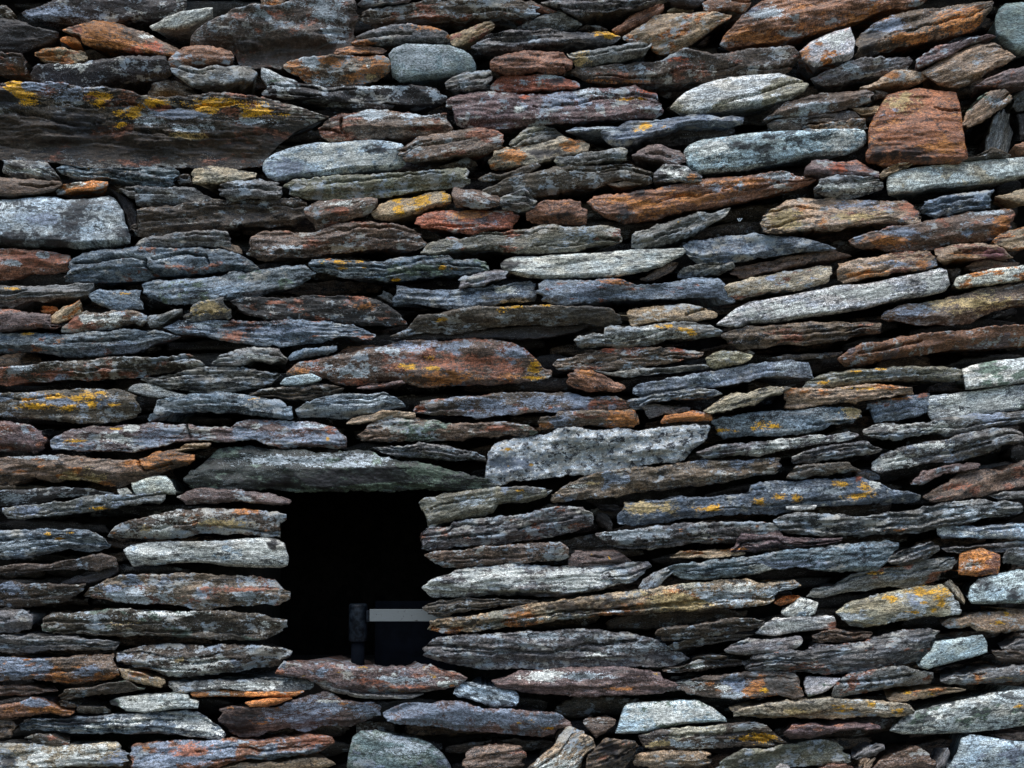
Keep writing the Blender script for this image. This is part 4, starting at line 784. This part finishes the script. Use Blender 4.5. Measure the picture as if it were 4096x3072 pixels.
SPLITS = '''
0,750|60,61 75,60 90,57 105,55 117,58
0,750|117,58 116,63 120,66 122,72
0,750|122,57 140,53 150,52 160,54
0,750|156,54 165,54 167,60
2000,0|175,84 190,79 205,76 220,71 235,66 246,65
2000,2247|58,71 70,66 80,68 95,65 110,64
2996,750|88,133 110,130 125,126 140,123
0,1500|150,41 151,46 153,50
0,1500|110,68 112,73 116,77 126,74 137,71
1000,0|54,104 62,102 70,104 76,104 77,109
1000,0|73,94 72,98 73,104
2000,1500|15,124 35,118 50,117 58,115
2000,750|150,102 157,99 165,97
2996,1500|150,64 165,62 180,58 195,54
2996,2247|72,97 95,96 115,94 132,91
1000,1500|160,131 180,129 200,127
'''

# ------------------------------------------------------------ the traced stones
stones = []
ox = oy = 0
for line in DATA.strip().splitlines():
    if line[0] == '@': ox, oy = map(float, line[1:].split(',')); continue
    code, pts, desc = line.split('|')
    pts = [tuple(float(t) for t in p.split(',')) for p in pts.split()]
    src = [(ox + x * 4.973, oy + y * 4.973) for x, y in pts]
    stones.append(dict(code=code, src=src, desc=desc.lstrip('*'), mark=desc.startswith('*')))
for i, s in enumerate(stones):
    xs = [p[0] for p in s['src']]; ys = [p[1] for p in s['src']]
    s['box'] = (max(min(xs), 0), max(min(ys), 0), min(max(xs), PW), min(max(ys), PH)); s['seed'] = i + 1
    a = 0
    for k in range(len(xs)):
        x0, y0 = s['src'][k - 1]; x1, y1 = s['src'][k]; a += x0 * y1 - x1 * y0
    s['area'] = abs(a) / 2

blobs = []
for line in BLOBS.strip().splitlines():
    if line[0] == '@': ox, oy = map(float, line[1:].split(',')); continue
    for b in line.split(';'):
        ch, x, y, rx, ry = b.split()
        blobs.append((ch, ox + float(x) * 4.973, oy + float(y) * 4.973, float(rx) * 4.973, float(ry) * 4.973))
splits = []
for line in SPLITS.strip().splitlines():
    o, pts = line.split('|'); ox, oy = map(float, o.split(','))
    splits.append([(ox + float(p.split(',')[0]) * 4.973, oy + float(p.split(',')[1]) * 4.973) for p in pts.split()])
def inside(p, poly):
    c = False
    for i in range(len(poly)):
        (x0, y0), (x1, y1) = poly[i - 1], poly[i]
        if (y0 > p[1]) != (y1 > p[1]) and p[0] < (x1 - x0) * (p[1] - y0) / (y1 - y0) + x0: c = not c
    return c
for s in stones: s['blobs'] = [b for b in blobs if inside(b[1:3], s['src'])]
lost = [b for b in blobs if not any(b in s['blobs'] for s in stones)]
if lost: print('lost', len(lost))

# a name, then where it stands relative to a stone that is easy to find
def relation(s, m):
    a, b = s['box'], m['box']
    ox_ = min(a[2], b[2]) - max(a[0], b[0]); oy_ = min(a[3], b[3]) - max(a[1], b[1])
    wa, ha = a[2] - a[0], a[3] - a[1]; wb, hb = b[2] - b[0], b[3] - b[1]
    ca = ((a[0] + a[2]) / 2, (a[1] + a[3]) / 2); cb = ((b[0] + b[2]) / 2, (b[1] + b[3]) / 2)
    out = []
    end = ''
    if ox_ > 0.4 * min(wa, wb):
        gap = max(a[1], b[1]) - min(a[3], b[3])
        if gap < 45 and abs(ca[1] - cb[1]) > 0.3 * (ha + hb) / 2:
            if wb > 2.2 * wa:
                f = (ca[0] - b[0]) / wb
                end = 'the left end of ' if f < 0.3 else 'the right end of ' if f > 0.7 else 'the middle of '
            rel = 'just above ' if ca[1] < cb[1] else 'just below '
            return (abs(gap), rel + end)
    if oy_ > 0.35 * min(ha, hb):
        gap = max(a[0], b[0]) - min(a[2], b[2])
        if gap < 170: return (max(gap, 0) * 0.7 + 10, 'immediately left of ' if ca[0] < cb[0] else 'immediately right of ')
    gx = max(a[0], b[0]) - min(a[2], b[2]); gy = max(a[1], b[1]) - min(a[3], b[3])
    if gx < 260 and gy < 130:
        rel = ('diagonally above ' if ca[1] < cb[1] else 'diagonally below ') + ('and left of ' if ca[0] < cb[0] else 'and right of ')
        return (160 + max(gx, 0) + max(gy, 0), rel)
    return None
used = set()
for s in stones:
    if s['mark']:
        assert s['desc'] not in used, s['desc']
        s['label'] = s['desc']; used.add(s['desc'])
for s in sorted(stones, key=lambda s: -s['area']):
    if s['mark']: continue
    c = []
    for m in stones:
        if m is s or not m['mark']: continue
        r = relation(s, m)
        if r:
            lab = s['desc'] + ' ' + r[1] + 'the ' + m['desc']
            n = len(lab.replace('-', ' ').split())
            if n <= 16 or len(lab.split()) <= 16: c.append((r[0], lab))
    c = [x for x in sorted(c) if x[1] not in used]
    if c: s['label'] = c[0][1]
    else:
        x, y = (s['box'][0] + s['box'][2]) / 2 / PW, (s['box'][1] + s['box'][3]) / 2 / PH
        s['label'] = s['desc'] + ' in the %s part of the wall' % (('upper ', 'middle ', 'lower ')[min(2, int(y * 3))] + ('left', 'centre', 'right')[min(2, int(x * 3))])
        print('NO RELATION', s['label'])
    used.add(s['label'])

big = sorted(stones, key=lambda s: -s['area'])[:298]
bigset = set(id(s) for s in big)
GROUP = 'flat stones of the dry stone wall'
def build_arrays(s, step=STEP):
    code = read_code(s['code'], s['seed'])
    r = random.Random(s['seed'] * 5)
    small = s['area'] < 9000
    yf = r.uniform(-0.016, 0.016) + 0.019 * code['back'] + (0.012 if small else 0)
    if code['base'] == 'k': yf += 0.012
    wp = [wall_point(x, y, yf) for x, y in s['src']]
    cx = sum(p[0] for p in wp) / len(wp); cz = sum(p[1] for p in wp) / len(wp)
    near = OX0 - 0.7 < cx < OX1 + 0.7 and OZ0 - 0.1 < cz < OZ1 + 0.15
    depth = 0.34 if near else r.uniform(0.2, 0.3)
    if small: depth = 0.12
    if s['blobs']: code['A'] = (code['A'][0] * 0.6, code['A'][1] * 0.6, 0 if any(b[0] == 'y' for b in s['blobs']) else code['A'][2])
    wb = []
    for ch, bx, by, rx, ry in s['blobs']:
        x_, z_ = wall_point(bx, by, yf); wb.append((ch, x_, z_, rx * 3.0 / PW * 1.1, max(ry, 5) * 3.0 / PW * 1.1))
    s['wb'] = wb
    sp = [[wall_point(x, y, yf) for x, y in l] for l in splits if inside(l[len(l) // 2], s['src']) or inside(l[0], s['src'])]
    v, q, g = stone_arrays(wp, s['seed'], yf, depth, code, step, sp)
    return v, q, g, code, (cx, yf, cz)
leftover = []
for s in stones:
    if id(s) not in bigset: leftover.append(s); continue
    v, q, g, code, org = build_arrays(s)
    d = s['desc']
    name = ('lintel_stone' if 'lintel' in d else 'sill_stone' if 'sill stone' in d else 'boulder' if 'boulder' in d else
            'pebble' if 'pebble' in d else 'stone_chip' if any(w in d for w in ('chip', 'sliver', 'splinter', 'flake')) else
            'stone_block' if 'block' in d else 'flat_stone')
    me = mesh_from(name, v, q, org); paint(me, g, code, len(v), spots_for(v[:, 0], v[:, 2], s['wb']) if s['wb'] else None)
    o = link(name, me, org)
    tag(o, s['label'], 'stone', GROUP)
if leftover:
    V, Q, G, T, S2, RU, A, B = [], [], [], [], [], [], [], []; base = 0
    for s in leftover:
        v, q, g, code, org = build_arrays(s); V.append(v); Q.append(q + base); G.append(g); base += len(v); n = len(v)
        for L, k in ((T, 'tone'), (S2, 'sec'), (RU, 'rust'), (A, 'A'), (B, 'B')): L.append(np.tile(np.array(code[k], float), (n, 1)))
    me = mesh_from('chinking', np.concatenate(V), np.concatenate(Q), (0, 0, 0)); n = base
    for nm, L in (('grain', G), ('tone', T), ('tone_two', S2), ('rust_tone', RU), ('amount_a', A), ('amount_b', B)): set_attr(me, nm, np.concatenate(L), n)
    me.materials.append(STONE)
    tag(link('chinking_stones', me), 'tiny stone chips wedged into the gaps of the dry stone wall', 'stones', GROUP, 'stuff')

# ------------------------------------------------------------ hearting behind and courses past the picture's edge
def courses():
    r = random.Random(77); out = []
    x0f, zt = wall_point(0, 0); x1f, zb = wall_point(PW, PH)
    xl = min(wall_point(0, 0)[0], wall_point(0, PH)[0]) - 0.045; xr = -xl
    z = zb - 0.75; top = zt + 0.65
    while z < top:
        h = r.uniform(0.03, 0.075)
        x = -2.25 + r.uniform(-0.2, 0)
        while x < 2.25:
            w = r.uniform(0.14, 0.5)
            if z + h > zb - 0.04 and z < zt + 0.04:             # a joint falls at either edge of the traced face
                for e in (xl, xr):
                    if x < e - 0.03 < x + w or x < e < x + w: w = e - x if e - x > 0.03 else w
            cx, cz = x + w / 2, z + h / 2
            hh = h * r.uniform(0.72, 0.98); ww = w - 0.008
            inside = (x + w > xl + 0.002 and x < xr - 0.002) and (z + h > zb - 0.04 and z < zt + 0.04)
            hole = x + w > OX0 - 0.06 and x < OX1 + 0.06 and z + h > OZ0 - 0.05 and z < OZ1 + 0.03
            if not hole:
                n = r.randint(5, 7); sl = (x / 2.2 + 0.5) * 0.10
                tp = [(x + ww * t, cz + hh * (0.5 - 0.35 * abs(2 * t - 1) ** r.uniform(2, 5)) + r.uniform(-.006, .006) + (t - .5) * w * sl) for t in np.linspace(0.02, 0.98, n)]
                bt = [(x + ww * t, cz - hh * (0.5 - 0.3 * abs(2 * t - 1) ** r.uniform(2, 5)) + r.uniform(-.006, .006) + (t - .5) * w * sl) for t in np.linspace(0.98, 0.02, n)]
                out.append((tp + bt, inside, r.random()))
            x += w
        z += h
    return out
parts = {True: [], False: []}
for i, (poly, inside, rr) in enumerate(courses()):
    cs = read_code((('k', 'd', 'k:l1', 'n:s5')[int(rr * 4)] if inside else ('g:l3', 'd', 'n:r4', 'b:s3', 'c:s4', 'g:s4y2', 't:s3', 'k:l4', 'g:l2', 'd:r3')[int(rr * 10)]), 5000 + i)
    yf = (0.10 + 0.04 * rr if (i * 7) % 10 < 1 and poly[0][0] < 0.4 else 0.19 + 0.05 * rr) if inside else 0.02 * rr
    parts[inside].append((stone_arrays(poly, 5000 + i, yf, 0.18 if inside else 0.25, cs, 0.011), cs))
for inside, nm, lab in ((True, 'hearting_stones', 'dark rubble hearting seen deep in the gaps between stones'),
                        (False, 'outer_courses', 'stone courses continuing the wall past the traced face')):
    V, Q, G = [], [], []; base = 0; at = {k: [] for k in ('tone', 'sec', 'rust', 'A', 'B')}
    for (v, q, g), cs in parts[inside]:
        V.append(v); Q.append(q + base); G.append(g); base += len(v)
        for k in at: at[k].append(np.tile(np.array(cs[k], float), (len(v), 1)))
    me = mesh_from(nm, np.concatenate(V), np.concatenate(Q), (0, 0, 0))
    set_attr(me, 'grain', np.concatenate(G), base)
    for k, an in (('tone', 'tone'), ('sec', 'tone_two'), ('rust', 'rust_tone'), ('A', 'amount_a'), ('B', 'amount_b')): set_attr(me, an, np.concatenate(at[k]), base)
    me.materials.append(STONE)
    tag(link(nm, me), lab, 'stones', None, 'stuff')

# ------------------------------------------------------------ wall core with a passage through it, dark box added behind to block light
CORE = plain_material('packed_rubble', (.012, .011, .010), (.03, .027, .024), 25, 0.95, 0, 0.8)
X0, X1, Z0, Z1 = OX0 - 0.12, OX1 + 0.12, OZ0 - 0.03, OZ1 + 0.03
boxes('wall_core_and_blocker', [(-2.3, X0, 0.34, 0.66, 0, 4.1), (X1, 2.3, 0.34, 0.66, 0, 4.1), (X0, X1, 0.34, 0.66, 0, Z0), (X0, X1, 0.34, 0.66, Z1, 4.1),
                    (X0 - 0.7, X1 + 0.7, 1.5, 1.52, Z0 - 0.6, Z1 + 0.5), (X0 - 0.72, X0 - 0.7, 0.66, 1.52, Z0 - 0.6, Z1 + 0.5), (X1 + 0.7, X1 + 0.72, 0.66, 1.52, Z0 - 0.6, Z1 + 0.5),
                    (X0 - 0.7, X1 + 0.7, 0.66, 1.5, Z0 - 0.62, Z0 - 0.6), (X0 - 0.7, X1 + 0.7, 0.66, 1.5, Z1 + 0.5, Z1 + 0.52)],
      CORE, 'dark core of the dry stone wall behind its face stones, with an added light-blocking box', 'wall')

# ------------------------------------------------------------ things inside the opening
DARKMETAL = plain_material('dark_painted_metal', (.002, .0035, .006), (.012, .018, .026), 60, 0.5, 0.0, 0.25, spec=0.15)
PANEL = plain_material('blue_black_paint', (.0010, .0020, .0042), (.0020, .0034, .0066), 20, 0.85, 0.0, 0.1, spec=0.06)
STRAP = plain_material('scuffed_pale_metal', (.03, .025, .02), (.15, .17, .175), 75, 0.6, 0.0, 0.2, 0.35, 0.39)
def tube(name, prof, cx, cy, mat, parent, seg=40):
    """lathe: prof is a list of (radius, z)"""
    vs = [(r * math.cos(2 * math.pi * i / seg), r * math.sin(2 * math.pi * i / seg), z) for r, z in prof for i in range(seg)]
    fs = [(k * seg + i, k * seg + (i + 1) % seg, (k + 1) * seg + (i + 1) % seg, (k + 1) * seg + i) for k in range(len(prof) - 1) for i in range(seg)]
    fs += [tuple(range(seg))[::-1], tuple((len(prof) - 1) * seg + i for i in range(seg))]
    me = bpy.data.meshes.new(name); me.from_pydata(vs, [], fs)
    for p in me.polygons: p.use_smooth = len(p.vertices) == 4
    o = link(name, me, (0, 0, 0), parent, mat); return o
PY = 0.17
px, zt_ = wall_point(1433, 2415, PY); _, zb_ = wall_point(1433, 2565, PY); rad = wall_point(1470, 2415, PY)[0] - px
_, zlow = wall_point(1433, 2760, PY); _, zhi = wall_point(1433, 2350, PY)
root = bpy.data.objects.new('metal_pipe', None); scene.collection.objects.link(root); root.location = (px, PY, zlow)
tag(root, 'dark blue-black upright metal pipe inside the opening', 'pipe')
tube('shaft', [(rad * 0.72, 0), (rad * 0.72, zb_ - zlow)], 0, 0, PANEL, root)
tube('sleeve', [(rad * 0.85, zb_ - zlow), (rad, zb_ - zlow + 0.004), (rad, zt_ - zlow - 0.006), (rad * 0.9, zt_ - zlow)], 0, 0, DARKMETAL, root)
SY = 0.14
sx0, sz1 = wall_point(1478, 2437, SY); sx1, sz0 = wall_point(1800, 2486, SY)
st = boxes('metal_strap', [(sx0, sx1, SY, SY + 0.006, sz0, sz1)], STRAP, 'pale grey flat metal strap with rust specks reaching right from the pipe', 'strap', 0.0015, None, (sx0, SY, sz0))
ex0, _ = wall_point(1466, 2434, SY)
hb = boxes('clamp', [(ex0, sx0 - 0.001, SY - 0.002, SY + 0.02, sz0 - 0.001, sz1 - 0.004)], DARKMETAL, None, None, 0.001, None, (sx0, SY, sz0)); hb.parent = st; hb.location = (0, 0, 0)
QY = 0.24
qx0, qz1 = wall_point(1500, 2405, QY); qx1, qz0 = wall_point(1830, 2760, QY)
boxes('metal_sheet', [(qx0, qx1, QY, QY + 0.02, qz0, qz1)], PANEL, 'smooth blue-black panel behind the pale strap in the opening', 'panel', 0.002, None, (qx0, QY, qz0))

# ------------------------------------------------------------ a torn scrap of cobweb and a bead of resin in the black gap at upper right
WEB = plain_material('cobweb_silk', (.35, .45, .52), (.55, .62, .68), 200, 0.6)
def strands(name, segs, y, mat, label, cat, w=0.0011):
    vs, fs = [], []
    cx0, cz0 = wall_point(*segs[0][0], y)
    for a, b in segs:
        (ax, az), (bx, bz) = wall_point(*a, y), wall_point(*b, y)
        dx, dz = bx - ax, bz - az; L = math.hypot(dx, dz); nx, nz = -dz / L * w, dx / L * w
        base = len(vs)
        for X, Z in ((ax, az), (bx, bz)):
            for sx, sy in ((1, -1), (1, 1), (-1, 1), (-1, -1)): vs.append((X + nx * sx - cx0, sy * w, Z + nz * sx - cz0))
        fs += [(base + i, base + (i + 1) % 4, base + 4 + (i + 1) % 4, base + 4 + i) for i in range(4)] + [(base + 3, base + 2, base + 1, base), (base + 4, base + 5, base + 6, base + 7)]
    me = bpy.data.meshes.new(name); me.from_pydata(vs, [], fs)
    return tag(link(name, me, (cx0, y, cz0), mat=mat), label, cat)
strands('cobweb_scrap', [((2950, 874), (2957, 886)), ((2957, 873), (2958, 886)), ((2968, 873), (2958, 886)), ((2960, 873), (2957, 880))], 0.01, WEB, 'tiny pale cobweb scrap hanging in the black gap at upper right', 'cobweb')
strands('root_thread', [((2482, 1261), (2495, 1262)), ((2495, 1262), (2512, 1263))], 0.02, plain_material('dry_root', (.1, .08, .05), (.2, .16, .1), 80), 'thin root spanning a dark gap beside the tan-grey block', 'root', 0.0012)
